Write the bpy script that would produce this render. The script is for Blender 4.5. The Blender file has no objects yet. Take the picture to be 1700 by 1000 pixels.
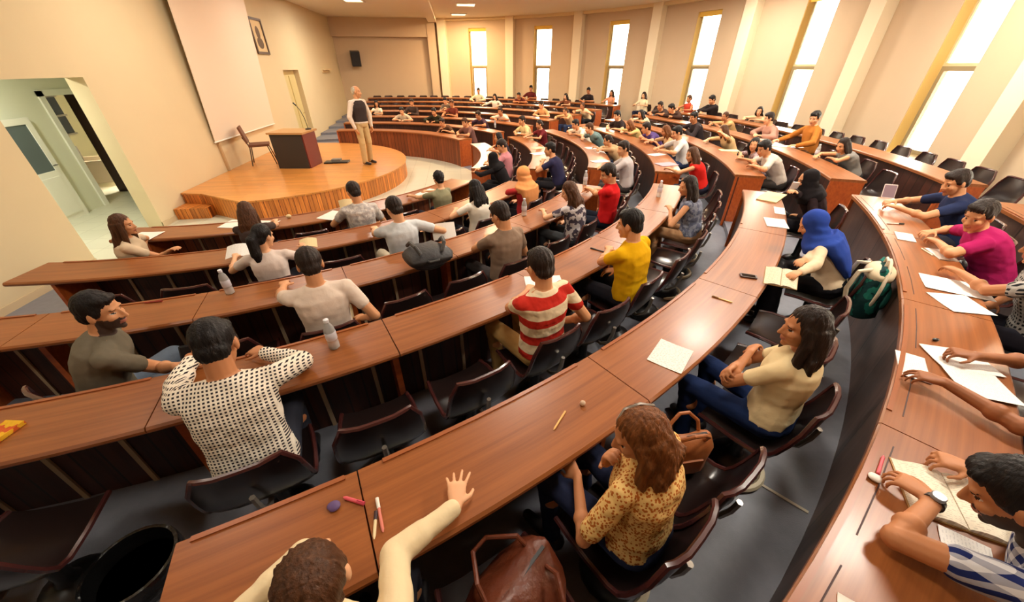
import bpy, bmesh, math, random
from mathutils import Vector, Matrix, noise
PI = math.pi
R_ = math.radians
scene = bpy.context.scene
COL = scene.collection
random.seed(7)

# ------------------------------------------------------------------ camera
CAM_F, CAM_PITCH, CAM_YAW, CAM_Z = 603.85, 0.5723, 0.1356, 2.49
cam_data = bpy.data.cameras.new('camera')
cam = bpy.data.objects.new('camera', cam_data)
COL.objects.link(cam)
cam.location = (0, 0, CAM_Z)
cam.rotation_euler = (PI / 2 - CAM_PITCH, 0, -CAM_YAW)
cam_data.sensor_fit = 'HORIZONTAL'
cam_data.sensor_width = 36.0
cam_data.lens = CAM_F / 1700 * 36.0
cam_data.clip_start = 0.05
scene.camera = cam

# ------------------------------------------------------------------ exposure, sky
scene.view_settings.view_transform = 'Standard'
scene.view_settings.look = 'None'
scene.view_settings.gamma = 1.0
scene.view_settings.use_curve_mapping = False
scene.view_settings.exposure = 0.92
scene.cycles.use_denoising = True
scene.cycles.max_bounces = 7
scene.cycles.diffuse_bounces = 4
scene.cycles.glossy_bounces = 3
scene.cycles.transmission_bounces = 5
scene.cycles.transparent_max_bounces = 8
scene.cycles.caustics_reflective = False
scene.cycles.caustics_refractive = False
scene.cycles.sample_clamp_indirect = 6.0
world = bpy.data.worlds.new('sky')
scene.world = world
world.use_nodes = True
wb = world.node_tree.nodes['Background']
wb.inputs[0].default_value = (1.0, 0.91, 0.76, 1)
wb.inputs[1].default_value = 17.0
LAMP_W = 46.0        # watts of each ceiling lamp

# ------------------------------------------------------------------ layout (metres)
CX, CY = -3.75, 9.30          # centre of the seating arcs
R1, PITCH, WID, STEP = 4.25, 1.17, 0.43, 0.082
BOARD_X, CEIL, RWALL = -5.5, 4.4, 13.0
def rin(k): return R1 + PITCH * (k - 1)
def rout(k): return rin(k) + WID
def fz(k): return max(0, k - 1) * STEP
def top(k): return 0.75 + fz(k)
def pol(r, deg, z=0.0):
    a = R_(deg)
    return Vector((CX + r * math.cos(a), CY + r * math.sin(a), z))
def ray(px, py):
    u = (px - 850) / CAM_F; v = (500 - py) / CAM_F
    c, s = math.cos(CAM_PITCH), math.sin(CAM_PITCH)
    X, Y, Z = u, c + v * s, -s + v * c
    cy, sy = math.cos(CAM_YAW), math.sin(CAM_YAW)
    return Vector((X * cy + Y * sy, -X * sy + Y * cy, Z))
def at(px, py, z):
    d = ray(px, py)
    return Vector((0, 0, CAM_Z)) + d * ((z - CAM_Z) / d.z)
def polar(p):
    return math.hypot(p.x - CX, p.y - CY), math.degrees(math.atan2(p.y - CY, p.x - CX))

# ------------------------------------------------------------------ materials
MATS = {}
def lin(c):
    return tuple(((x / 255) / 12.92 if x / 255 <= 0.04045 else ((x / 255 + 0.055) / 1.055) ** 2.4) for x in c)
def base(name, rgb, rough=0.6, metal=0.0, spec=0.5, coat=0.0, noise_amt=0.0, noise_scale=8.0, bump=0.0, bump_scale=60.0):
    if name in MATS: return MATS[name]
    m = bpy.data.materials.new(name); m.use_nodes = True
    nt = m.node_tree; b = nt.nodes['Principled BSDF']
    c = lin(rgb)
    b.inputs['Base Color'].default_value = (*c, 1)
    b.inputs['Roughness'].default_value = rough
    b.inputs['Metallic'].default_value = metal
    b.inputs['Specular IOR Level'].default_value = spec
    b.inputs['Coat Weight'].default_value = coat
    b.inputs['Coat Roughness'].default_value = 0.15
    tc = nt.nodes.new('ShaderNodeTexCoord')
    if noise_amt:
        n = nt.nodes.new('ShaderNodeTexNoise'); n.inputs['Scale'].default_value = noise_scale; n.inputs['Detail'].default_value = 4
        nt.links.new(tc.outputs['Object'], n.inputs['Vector'])
        mx = nt.nodes.new('ShaderNodeMix'); mx.data_type = 'RGBA'
        mx.inputs[6].default_value = tuple(x * (1 - noise_amt) for x in c) + (1,)
        mx.inputs[7].default_value = tuple(min(1, x * (1 + noise_amt)) for x in c) + (1,)
        nt.links.new(n.outputs['Fac'], mx.inputs[0]); nt.links.new(mx.outputs[2], b.inputs['Base Color'])
    if bump:
        n2 = nt.nodes.new('ShaderNodeTexNoise'); n2.inputs['Scale'].default_value = bump_scale; n2.inputs['Detail'].default_value = 3
        nt.links.new(tc.outputs['Object'], n2.inputs['Vector'])
        bp = nt.nodes.new('ShaderNodeBump'); bp.inputs['Strength'].default_value = bump; bp.inputs['Distance'].default_value = 0.01
        nt.links.new(n2.outputs['Fac'], bp.inputs['Height']); nt.links.new(bp.outputs[0], b.inputs['Normal'])
    MATS[name] = m
    return m
def nodes_of(m): return m.node_tree, m.node_tree.nodes['Principled BSDF']
def N(nt, kind, **kw):
    n = nt.nodes.new(kind)
    for k, v in kw.items():
        if k.startswith('i'): n.inputs[int(k[1:])].default_value = v
        else: setattr(n, k, v)
    return n
def polar_wood(name, c1, c2, rough, plank=0.0, grain='arc', line=(40, 18, 10), linew=0.05, coat=0.0):
    """wood whose grain (and plank joints) follows the arc round the object's origin"""
    m = base(name, c1, rough, coat=coat); nt, b = nodes_of(m)
    tc = N(nt, 'ShaderNodeTexCoord'); sp = N(nt, 'ShaderNodeSeparateXYZ'); nt.links.new(tc.outputs['Object'], sp.inputs[0])
    an = N(nt, 'ShaderNodeMath', operation='ARCTAN2'); nt.links.new(sp.outputs[1], an.inputs[0]); nt.links.new(sp.outputs[0], an.inputs[1])
    ln = N(nt, 'ShaderNodeVectorMath', operation='LENGTH'); nt.links.new(tc.outputs['Object'], ln.inputs[0])
    cm = N(nt, 'ShaderNodeCombineXYZ')
    def mul(sock, k):
        q = N(nt, 'ShaderNodeMath', operation='MULTIPLY', i1=k); nt.links.new(sock, q.inputs[0]); return q.outputs[0]
    if grain == 'arc':
        nt.links.new(mul(an.outputs[0], 9.0), cm.inputs[0]); nt.links.new(mul(ln.outputs[1], 34.0), cm.inputs[1]); nt.links.new(mul(sp.outputs[2], 20), cm.inputs[2])
    else:
        nt.links.new(mul(an.outputs[0], 150.0), cm.inputs[0]); nt.links.new(mul(ln.outputs[1], 10.0), cm.inputs[1]); nt.links.new(mul(sp.outputs[2], 2.0), cm.inputs[2])
    n = N(nt, 'ShaderNodeTexNoise'); n.inputs['Scale'].default_value = 1.0; n.inputs['Detail'].default_value = 5; n.inputs['Roughness'].default_value = 0.6
    nt.links.new(cm.outputs[0], n.inputs['Vector'])
    cr = N(nt, 'ShaderNodeValToRGB'); cr.color_ramp.elements[0].position = 0.32; cr.color_ramp.elements[1].position = 0.68
    cr.color_ramp.elements[0].color = (*lin(c1), 1); cr.color_ramp.elements[1].color = (*lin(c2), 1)
    nt.links.new(n.outputs['Fac'], cr.inputs[0])
    out = cr.outputs[0]
    if plank:
        fr = N(nt, 'ShaderNodeMath', operation='FRACT'); nt.links.new(mul(an.outputs[0], plank), fr.inputs[0])
        lt = N(nt, 'ShaderNodeMath', operation='LESS_THAN', i1=linew); nt.links.new(fr.outputs[0], lt.inputs[0])
        fl = N(nt, 'ShaderNodeMath', operation='FLOOR'); nt.links.new(mul(an.outputs[0], plank), fl.inputs[0])
        wn = N(nt, 'ShaderNodeTexWhiteNoise', noise_dimensions='1D'); nt.links.new(fl.outputs[0], wn.inputs['W'])
        mr = N(nt, 'ShaderNodeMapRange'); mr.inputs[3].default_value = 0.72; mr.inputs[4].default_value = 1.25
        nt.links.new(wn.outputs[0], mr.inputs[0])
        sc = N(nt, 'ShaderNodeVectorMath', operation='SCALE'); nt.links.new(out, sc.inputs[0]); nt.links.new(mr.outputs[0], sc.inputs[3])
        mx = N(nt, 'ShaderNodeMix', data_type='RGBA'); mx.inputs[7].default_value = (*lin(line), 1)
        nt.links.new(lt.outputs[0], mx.inputs[0]); nt.links.new(sc.outputs[0], mx.inputs[6]); out = mx.outputs[2]
    nt.links.new(out, b.inputs['Base Color'])
    return m
def grid_mat(name, c, line, sx, sy, w, rough, noise_amt=0.05, coat=0.0, var=0.1):
    """square tiles or boards in object XY"""
    m = base(name, c, rough, coat=coat); nt, b = nodes_of(m)
    tc = N(nt, 'ShaderNodeTexCoord'); br = N(nt, 'ShaderNodeTexBrick')
    br.offset = 0.0 if sx == sy else 0.5
    br.inputs['Color1'].default_value = tuple(x * (1 - var) for x in lin(c)) + (1,)
    br.inputs['Color2'].default_value = tuple(min(1, x * (1 + var)) for x in lin(c)) + (1,)
    br.inputs['Mortar'].default_value = (*lin(line), 1)
    br.inputs['Scale'].default_value = 1.0; br.inputs['Mortar Size'].default_value = w
    br.inputs['Brick Width'].default_value = sx; br.inputs['Row Height'].default_value = sy
    nt.links.new(tc.outputs['Object'], br.inputs['Vector'])
    nt.links.new(br.outputs['Color'], b.inputs['Base Color'])
    return m
def pattern(name, kind, c1, c2, scale, rough=0.85, c3=None):
    m = base(name, c1, rough, spec=0.2); nt, b = nodes_of(m)
    tc = N(nt, 'ShaderNodeTexCoord'); sp = N(nt, 'ShaderNodeSeparateXYZ'); nt.links.new(tc.outputs['Object'], sp.inputs[0])
    def fr(sock, k, th, ph=0.0):
        q = N(nt, 'ShaderNodeMath', operation='MULTIPLY_ADD', i1=k, i2=ph); nt.links.new(sock, q.inputs[0])
        f = N(nt, 'ShaderNodeMath', operation='FRACT'); nt.links.new(q.outputs[0], f.inputs[0])
        l = N(nt, 'ShaderNodeMath', operation='LESS_THAN', i1=th); nt.links.new(f.outputs[0], l.inputs[0]); return l.outputs[0]
    mx = N(nt, 'ShaderNodeMix', data_type='RGBA'); mx.inputs[6].default_value = (*lin(c1), 1); mx.inputs[7].default_value = (*lin(c2), 1)
    if kind in ('check', 'plaid'):
        # length along the back: the lean mixes Y and Z, so use both
        ad = N(nt, 'ShaderNodeMath', operation='SUBTRACT'); nt.links.new(sp.outputs[2], ad.inputs[0])
        q = N(nt, 'ShaderNodeMath', operation='MULTIPLY', i1=-0.55); nt.links.new(sp.outputs[1], q.inputs[0]); nt.links.new(q.outputs[0], ad.inputs[1])
        a = fr(sp.outputs[0], scale, 0.52); c = fr(ad.outputs[0], scale, 0.52)
        o = N(nt, 'ShaderNodeMath', operation='MULTIPLY' if kind == 'check' else 'ADD'); nt.links.new(a, o.inputs[0]); nt.links.new(c, o.inputs[1])
        if kind == 'plaid':
            h = N(nt, 'ShaderNodeMath', operation='MULTIPLY', i1=0.5); nt.links.new(o.outputs[0], h.inputs[0]); o = h
        nt.links.new(o.outputs[0], mx.inputs[0])
    elif kind == 'stripe':
        nt.links.new(fr(sp.outputs[2], scale, 0.46, 0.12), mx.inputs[0])
    else:
        v = N(nt, 'ShaderNodeTexNoise' if kind == 'blotch' else 'ShaderNodeTexVoronoi'); v.inputs['Scale'].default_value = scale
        nt.links.new(tc.outputs['Object'], v.inputs['Vector'])
        l = N(nt, 'ShaderNodeMath', operation='LESS_THAN', i1=0.5 if kind == 'blotch' else 0.42); nt.links.new(v.outputs[0], l.inputs[0]); nt.links.new(l.outputs[0], mx.inputs[0])
    nt.links.new(mx.outputs[2], b.inputs['Base Color'])
    n2 = N(nt, 'ShaderNodeTexNoise'); n2.inputs['Scale'].default_value = 14; nt.links.new(tc.outputs['Object'], n2.inputs['Vector'])
    bp = N(nt, 'ShaderNodeBump'); bp.inputs['Strength'].default_value = 0.6; bp.inputs['Distance'].default_value = 0.03
    nt.links.new(n2.outputs['Fac'], bp.inputs['Height']); nt.links.new(bp.outputs[0], b.inputs['Normal'])
    return m
def cloth(rgb):
    m = base('cloth_%d_%d_%d' % rgb, rgb, 0.9, spec=0.15, noise_amt=0.06, noise_scale=5, bump=0.5, bump_scale=16)
    return m
def skin(rgb): return base('skin_%d_%d_%d' % rgb, rgb, 0.55, spec=0.35, noise_amt=0.05, noise_scale=12)
def hair_mat(rgb):
    nm = 'hair_%d_%d_%d' % rgb
    if nm in MATS: return MATS[nm]
    m = base(nm, rgb, 0.5, spec=0.22); nt, b = nodes_of(m)
    tc = N(nt, 'ShaderNodeTexCoord'); mp = N(nt, 'ShaderNodeMapping'); mp.inputs['Scale'].default_value = (90, 90, 9)
    n = N(nt, 'ShaderNodeTexNoise'); n.inputs['Scale'].default_value = 1.0; n.inputs['Detail'].default_value = 4
    nt.links.new(tc.outputs['Object'], mp.inputs[0]); nt.links.new(mp.outputs[0], n.inputs['Vector'])
    cr = N(nt, 'ShaderNodeValToRGB'); c = lin(rgb)
    cr.color_ramp.elements[0].position = 0.3; cr.color_ramp.elements[1].position = 0.72
    cr.color_ramp.elements[0].color = tuple(x * 0.55 for x in c) + (1,); cr.color_ramp.elements[1].color = tuple(min(1, x * 1.35) for x in c) + (1,)
    nt.links.new(n.outputs['Fac'], cr.inputs[0]); nt.links.new(cr.outputs[0], b.inputs['Base Color'])
    bp = N(nt, 'ShaderNodeBump'); bp.inputs['Strength'].default_value = 0.7; bp.inputs['Distance'].default_value = 0.01
    nt.links.new(n.outputs['Fac'], bp.inputs['Height']); nt.links.new(bp.outputs[0], b.inputs['Normal'])
    return m
def glass(name, rgb=(235, 245, 240), rough=0.02, trans=1.0, ior=1.2):
    m = base(name, rgb, rough); nt, b = nodes_of(m)
    b.inputs['Transmission Weight'].default_value = trans; b.inputs['IOR'].default_value = ior
    return m
def printed(name, paper, ink, lines, margin=0.1, amt=0.5):
    """paper with rows of fine writing (no readable words), in object XY"""
    m = base(name, paper, 0.85, spec=0.2); nt, b = nodes_of(m)
    tc = N(nt, 'ShaderNodeTexCoord'); sp = N(nt, 'ShaderNodeSeparateXYZ'); nt.links.new(tc.outputs['Object'], sp.inputs[0])
    q = N(nt, 'ShaderNodeMath', operation='MULTIPLY', i1=lines); nt.links.new(sp.outputs[1], q.inputs[0])
    f = N(nt, 'ShaderNodeMath', operation='FRACT'); nt.links.new(q.outputs[0], f.inputs[0])
    l = N(nt, 'ShaderNodeMath', operation='LESS_THAN', i1=0.4); nt.links.new(f.outputs[0], l.inputs[0])
    mp = N(nt, 'ShaderNodeMapping'); mp.inputs['Scale'].default_value = (90, lines, 1)
    n = N(nt, 'ShaderNodeTexNoise'); n.inputs['Scale'].default_value = 1.0
    nt.links.new(tc.outputs['Object'], mp.inputs[0]); nt.links.new(mp.outputs[0], n.inputs['Vector'])
    g = N(nt, 'ShaderNodeMath', operation='GREATER_THAN', i1=0.5); nt.links.new(n.outputs['Fac'], g.inputs[0])
    o = N(nt, 'ShaderNodeMath', operation='MULTIPLY'); nt.links.new(l.outputs[0], o.inputs[0]); nt.links.new(g.outputs[0], o.inputs[1])
    o2 = N(nt, 'ShaderNodeMath', operation='MULTIPLY', i1=amt); nt.links.new(o.outputs[0], o2.inputs[0])
    mx = N(nt, 'ShaderNodeMix', data_type='RGBA'); mx.inputs[6].default_value = (*lin(paper), 1); mx.inputs[7].default_value = (*lin(ink), 1)
    nt.links.new(o2.outputs[0], mx.inputs[0]); nt.links.new(mx.outputs[2], b.inputs['Base Color'])
    return m
def emit(name, rgb, s):
    m = base(name, rgb, 0.5); b = nodes_of(m)[1]
    b.inputs['Emission Color'].default_value = (*lin(rgb), 1); b.inputs['Emission Strength'].default_value = s
    return m

# ------------------------------------------------------------------ mesh builder
class MB:
    def __init__(s): s.v = []; s.f = []; s.mi = []; s.cur = 0
    def add(s, vs, fs):
        o = len(s.v); s.v += [tuple(v) for v in vs]
        for f in fs: s.f.append([i + o for i in f]); s.mi.append(s.cur)
    def box(s, x0, x1, y0, y1, z0, z1, M=None):
        vs = [Vector((x, y, z)) for z in (z0, z1) for y in (y0, y1) for x in (x0, x1)]
        if M: vs = [M @ v for v in vs]
        s.add(vs, [(0, 2, 3, 1), (4, 5, 7, 6), (0, 1, 5, 4), (2, 6, 7, 3), (0, 4, 6, 2), (1, 3, 7, 5)])
    def loft(s, rings, cap=True, closed=False):
        n = len(rings[0]); vs = [v for r in rings for v in r]; fs = []
        m = len(rings); rng = m if closed else m - 1
        for i in range(rng):
            a, b = i * n, ((i + 1) % m) * n
            for j in range(n): fs.append((a + j, a + (j + 1) % n, b + (j + 1) % n, b + j))
        if cap and not closed:
            fs.append(tuple(reversed(range(n)))); fs.append(tuple(range((m - 1) * n, m * n)))
        s.add(vs, fs)
    def arc(s, prof, a0, a1, n=None, c=(0, 0)):
        """sweep a closed profile [(r, z)...] round c from a0 to a1 degrees"""
        if n is None: n = max(2, int(abs(a1 - a0) / 1.6) + 1)
        rings = []
        for i in range(n + 1):
            a = R_(a0 + (a1 - a0) * i / n); ca, sa = math.cos(a), math.sin(a)
            rings.append([Vector((c[0] + r * ca, c[1] + r * sa, z)) for r, z in prof])
        s.loft(rings)
    def arcbox(s, r0, r1, a0, a1, z0, z1, n=None):
        s.arc([(r0, z0), (r1, z0), (r1, z1), (r0, z1)], a0, a1, n)
    def tube(s, pts, rad, seg=8, closed=False):
        pts = [Vector(p) for p in pts]; rings = []; m = len(pts)
        rads = rad if isinstance(rad, (list, tuple)) else [rad] * m
        up = Vector((0, 0, 1)); prev = None
        for i, p in enumerate(pts):
            if closed: d = (pts[(i + 1) % m] - pts[i - 1])
            else: d = pts[min(i + 1, m - 1)] - pts[max(i - 1, 0)]
            d.normalize()
            if prev is None:
                ref = up if abs(d.z) < 0.9 else Vector((1, 0, 0)); x = d.cross(ref).normalized()
            else:
                x = prev - d * prev.dot(d)
                x = x.normalized() if x.length > 1e-6 else d.cross(Vector((1, 0, 0))).normalized()
            prev = x; y = d.cross(x)
            rings.append([p + (x * math.cos(t) + y * math.sin(t)) * rads[i] for t in [2 * PI * j / seg for j in range(seg)]])
        s.loft(rings, closed=closed)
    def lathe(s, prof, seg=20, M=None):
        rings = []
        for r, z in prof:
            ring = [Vector((r * math.cos(2 * PI * j / seg), r * math.sin(2 * PI * j / seg), z)) for j in range(seg)]
            rings.append([M @ v for v in ring] if M else ring)
        s.loft(rings)
    def ell(s, c, rad, M=None, seg=12, lat=8):
        """closed ellipsoid"""
        c = Vector(c); vs = []; fs = []
        def T(v):
            v = Vector((v[0] * rad[0], v[1] * rad[1], v[2] * rad[2])) + c
            return M @ v if M else v
        vs.append(T((0, 0, -1)))
        for i in range(1, lat):
            t = -PI / 2 + PI * i / lat
            for j in range(seg):
                p = 2 * PI * j / seg; vs.append(T((math.cos(t) * math.cos(p), math.cos(t) * math.sin(p), math.sin(t))))
        vs.append(T((0, 0, 1))); L = len(vs) - 1
        for j in range(seg): fs.append((0, 1 + (j + 1) % seg, 1 + j))
        for i in range(lat - 2):
            a, b = 1 + i * seg, 1 + (i + 1) * seg
            for j in range(seg): fs.append((a + j, a + (j + 1) % seg, b + (j + 1) % seg, b + j))
        a = 1 + (lat - 2) * seg
        for j in range(seg): fs.append((a + j, a + (j + 1) % seg, L))
        s.add(vs, fs)
    def cap(s, p, q, r0, r1, seg=10):
        """round-ended tapered limb"""
        p, q = Vector(p), Vector(q); d = (q - p)
        if d.length < 1e-5: d = Vector((0, 0, 1e-4))
        dn = d.normalized(); x = dn.orthogonal().normalized(); y = dn.cross(x)
        rings = []
        def ring(c, r): return [c + (x * math.cos(t) + y * math.sin(t)) * r for t in [2 * PI * j / seg for j in range(seg)]]
        for t in (-85, -50, -20): rings.append(ring(p + dn * (r0 * math.sin(R_(t))), r0 * math.cos(R_(t))))
        for t in (20, 50, 85): rings.append(ring(q + dn * (r1 * math.sin(R_(t))), r1 * math.cos(R_(t))))
        s.loft(rings)
    def mesh(s, name, mats, smooth=False, fix=True):
        me = bpy.data.meshes.new(name); me.from_pydata(s.v, [], s.f)
        for m in (mats if isinstance(mats, (list, tuple)) else [mats]): me.materials.append(m)
        me.polygons.foreach_set('material_index', s.mi)
        if fix:
            bm = bmesh.new(); bm.from_mesh(me); bmesh.ops.recalc_face_normals(bm, faces=bm.faces); bm.to_mesh(me); bm.free()
        if smooth:
            me.polygons.foreach_set('use_smooth', [True] * len(me.polygons))
            try: me.set_sharp_from_angle(angle=R_(40))
            except Exception: pass
        me.update()
        return me
    def build(s, name, mats, parent=None, smooth=False, loc=None, rot=None):
        o = bpy.data.objects.new(name, s.mesh(name, mats, smooth)); COL.objects.link(o)
        if parent: o.parent = parent
        if loc is not None: o.location = loc
        if rot is not None: o.rotation_euler = rot
        return o
def empty(name, loc=(0, 0, 0), rz=0.0):
    o = bpy.data.objects.new(name, None); COL.objects.link(o); o.location = loc; o.rotation_euler = (0, 0, rz); return o
def tag(o, label=None, cat=None, group=None, kind=None):
    if label: o['label'] = label
    if cat: o['category'] = cat
    if group: o['group'] = group
    if kind: o['kind'] = kind
    return o
def struct(mb, name, mat, parent=None, **kw):
    o = mb.build(name, mat, parent, **kw)
    if not parent: o['kind'] = 'structure'
    return o
def copy_tree(o, parent=None):
    c = o.copy(); COL.objects.link(c)
    if parent: c.parent = parent
    for ch in list(o.children): copy_tree(ch, c)
    return c
ORD = ['zeroth', 'first', 'second', 'third', 'fourth', 'fifth', 'sixth', 'seventh', 'eighth', 'ninth', 'tenth', 'eleventh', 'twelfth', 'thirteenth', 'fourteenth', 'fifteenth', 'sixteenth', 'seventeenth', 'eighteenth']

# ------------------------------------------------------------------ materials of the room
WALL = base('cream_plaster', (216, 200, 164), 0.85, spec=0.2, noise_amt=0.03, noise_scale=2.0)
WALL2 = base('beige_plaster', (206, 183, 153), 0.85, spec=0.2, noise_amt=0.03, noise_scale=2.0)
PILM = base('lit_pilaster', (240, 226, 196), 0.8, spec=0.2)  # paler than the wall: window light on the strips put into their colour
AMBER = base('amber_lit_reveal', (238, 200, 120), 0.7, spec=0.2)  # amber glow of the sky-lit reveals painted into the lining colour
CEILM = base('ceiling_paint', (238, 226, 202), 0.9, spec=0.2)
TILE = grid_mat('pale_floor_tile', (200, 198, 178), (165, 160, 140), 0.45, 0.45, 0.004, 0.3, var=0.04)
CARPET = base('slate_floor_covering', (122, 124, 134), 0.5, noise_amt=0.18, noise_scale=14, bump=0.15, bump_scale=150)
STAGE_TOP = grid_mat('honey_parquet', (205, 138, 66), (160, 98, 42), 0.9, 0.075, 0.002, 0.3, var=0.12, coat=0.2)
STAGE_SIDE = polar_wood('honey_slats', (176, 98, 36), (228, 144, 62), 0.45, plank=38, grain='vert', line=(110, 52, 16), linew=0.12)
DESK = polar_wood('reddish_desk_wood', (128, 72, 34), (156, 92, 46), 0.35, grain='arc', coat=0.08)
PANEL = polar_wood('dark_panel_wood', (50, 23, 14), (74, 36, 22), 0.5, plank=64, grain='vert', line=(34, 15, 9), linew=0.1)
FRONT = polar_wood('lit_slat_wood', (108, 52, 24), (148, 78, 38), 0.5, plank=36, grain='vert', line=(60, 24, 10), linew=0.1)  # same wood as PANEL, its brighter lighting painted into the colour
ENDW = polar_wood('orange_end_wood', (158, 72, 26), (186, 92, 36), 0.42, grain='arc')
BATTEN = base('pale_batten', (178, 156, 126), 0.5)
RAIL = base('desk_rail', (150, 84, 44), 0.35)
GROOVE = base('pencil_groove', (62, 26, 12), 0.6)
WHITE = base('white_lacquer', (232, 232, 220), 0.4)
DARK = base('dark_interior', (34, 32, 30), 0.7)
BLACK = base('black_plastic', (20, 19, 20), 0.35)
PANE = glass('window_glass', (250, 250, 245), 0.0, 1.0, 1.05)
GREYGLASS = base('grey_glazing', (92, 104, 106), 0.15)

# ------------------------------------------------------------------ floor and tiers
mb = MB(); mb.box(-10.5, 10.2, -5.2, 24.5, -0.12, 0.0); struct(mb, 'floor', TILE)
def end_angle(r): return math.degrees(math.acos(max(-1, min(1, (BOARD_X + 0.02 - CX) / r))))
for k in range(1, 8):
    r0 = rin(k) + 0.055; r1 = rin(k + 1) + 0.055 if k < 7 else RWALL + 0.05
    e0, e1 = end_angle(r0), end_angle(r1); zt = fz(k) + (0.004 if k == 1 else 0)
    mb = MB(); n = 120; rings = []
    for i in range(n + 1):
        t = -1 + 2 * i / n
        a, b = R_(e0 * t), R_(e1 * t)
        rings.append([Vector((r0 * math.cos(a), r0 * math.sin(a), -0.03)), Vector((r1 * math.cos(b), r1 * math.sin(b), -0.03)),
                      Vector((r1 * math.cos(b), r1 * math.sin(b), zt)), Vector((r0 * math.cos(a), r0 * math.sin(a), zt))])
    mb.loft(rings)
    struct(mb, 'floor.%03d' % k, CARPET, loc=(CX, CY, 0))

# ------------------------------------------------------------------ board wall with its two openings
def wall_boxes(mb, x0, x1, y0, y1, z1, holes):
    ys = sorted(set([y0, y1] + [h[0] for h in holes] + [h[1] for h in holes]))
    for a, b in zip(ys, ys[1:]):
        hs = [h for h in holes if h[0] <= a and h[1] >= b]
        if not hs: mb.box(x0, x1, a, b, -0.05, z1)
        else:
            mb.box(x0, x1, a, b, hs[0][3], z1)
            if hs[0][2] > 0: mb.box(x0, x1, a, b, -0.05, hs[0][2])
mb = MB(); wall_boxes(mb, BOARD_X - 0.25, BOARD_X, -4.2, 22.3, CEIL, [(5.7, 7.2, 0, 2.36), (14.9, 16.3, 0.0, 2.4)])
struct(mb, 'wall_left', WALL)
mb = MB(); mb.box(BOARD_X - 0.012, BOARD_X + 0.012, 7.2, 7.62, 0, 0.09); mb.box(BOARD_X - 0.012, BOARD_X + 0.012, -3.4, 5.7, 0, 0.09); mb.box(BOARD_X - 0.01, BOARD_X + 0.012, 13.6, 14.9, 0, 0.09)
struct(mb, 'baseboard_left', base('baseboard_cream', (205, 185, 150), 0.5))
# recess beside the stage, with a closed cream door leaf
mb = MB(); mb.box(BOARD_X - 0.22, BOARD_X - 0.17, 14.9, 16.3, 0, 2.4); d2 = struct(mb, 'door_2', base('yellowish_door', (214, 196, 140), 0.5))
mb = MB(); mb.box(0.0, 0.03, 0.08, 0.62, 0.12, 2.24); mb.box(0.0, 0.03, 0.78, 1.32, 0.12, 2.24); mb.build('door_panel', base('yellowish_door2', (205, 188, 132), 0.5), d2, loc=(BOARD_X - 0.17, 14.9, 0))
mb = MB(); mb.tube([(BOARD_X - 0.17, 16.14, 1.05), (BOARD_X - 0.11, 16.14, 1.05), (BOARD_X - 0.11, 16.02, 1.05)], 0.01); mb.build('door_handle', base('brass', (170, 140, 70), 0.3, 1.0), d2)

# vestibule behind the opening
VW = base('greenish_white_wall', (222, 224, 204), 0.8)
mb = MB()
mb.box(-7.8, -7.6, 4.6, 8.83, 0, 2.9); mb.box(-7.8, -7.6, 8.83, 9.93, 2.05, 2.9); mb.box(-7.8, -7.6, 9.93, 10.3, 0, 2.9)
mb.box(-7.8, -5.75, 4.4, 4.6, 0, 2.9); mb.box(-7.8, -5.75, 10.1, 10.3, 0, 2.9)
struct(mb, 'wall_vestibule', VW)
mb = MB(); mb.box(-7.8, -5.75, 4.4, 10.3, 2.9, 2.98); struct(mb, 'ceiling_vestibule', VW)
mb = MB()
mb.box(-7.66, -7.57, 8.75, 8.86, 0, 2.12); mb.box(-7.66, -7.57, 9.9, 10.0, 0, 2.12); mb.box(-7.66, -7.57, 8.75, 10.0, 2.03, 2.13)
struct(mb, 'door_1', WHITE)
mb = MB(); mb.box(-8.06, -7.7, 9.85, 9.92, 0, 2.03); struct(mb, 'door_3', base('dark_brown_jamb', (48, 30, 24), 0.5))
# dim room beyond that doorway
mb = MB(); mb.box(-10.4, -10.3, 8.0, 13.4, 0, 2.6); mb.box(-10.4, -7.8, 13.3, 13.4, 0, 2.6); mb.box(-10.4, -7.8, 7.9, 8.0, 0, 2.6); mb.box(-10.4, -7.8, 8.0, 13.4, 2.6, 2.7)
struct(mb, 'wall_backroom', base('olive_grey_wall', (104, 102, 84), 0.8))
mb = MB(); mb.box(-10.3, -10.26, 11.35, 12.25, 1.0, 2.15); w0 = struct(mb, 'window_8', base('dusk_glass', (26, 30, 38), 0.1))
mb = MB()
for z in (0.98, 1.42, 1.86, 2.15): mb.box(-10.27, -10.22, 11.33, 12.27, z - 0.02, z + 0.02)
mb.build('window_frame', base('frame_grey', (60, 58, 54), 0.5), w0)
# half glazed white partition
r = empty('half_glazed_door', (-7.56, 7.05, 0)); tag(r, 'white half glazed door leaf with grey glass inside the entrance lobby', 'door')
mb = MB()
mb.box(0, 0.05, 0, 1.2, 0, 0.86); mb.box(0, 0.05, 0, 0.1, 0.86, 1.74); mb.box(0, 0.05, 1.1, 1.2, 0.86, 1.74); mb.box(0, 0.05, 0.1, 1.1, 1.64, 1.74)
mb.box(0.05, 0.065, 0.12, 1.08, 0.1, 0.76); mb.build('door_leaf', WHITE, r)
mb = MB(); mb.box(0.015, 0.035, 0.1, 1.1, 0.86, 1.64); mb.build('pane', GREYGLASS, r)
mb = MB(); mb.tube([(0.05, 1.14, 0.95), (0.1, 1.14, 0.95), (0.1, 1.04, 0.95)], 0.009); mb.build('door_handle', base('steel', (150, 150, 150), 0.3, 1.0), r)
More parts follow.
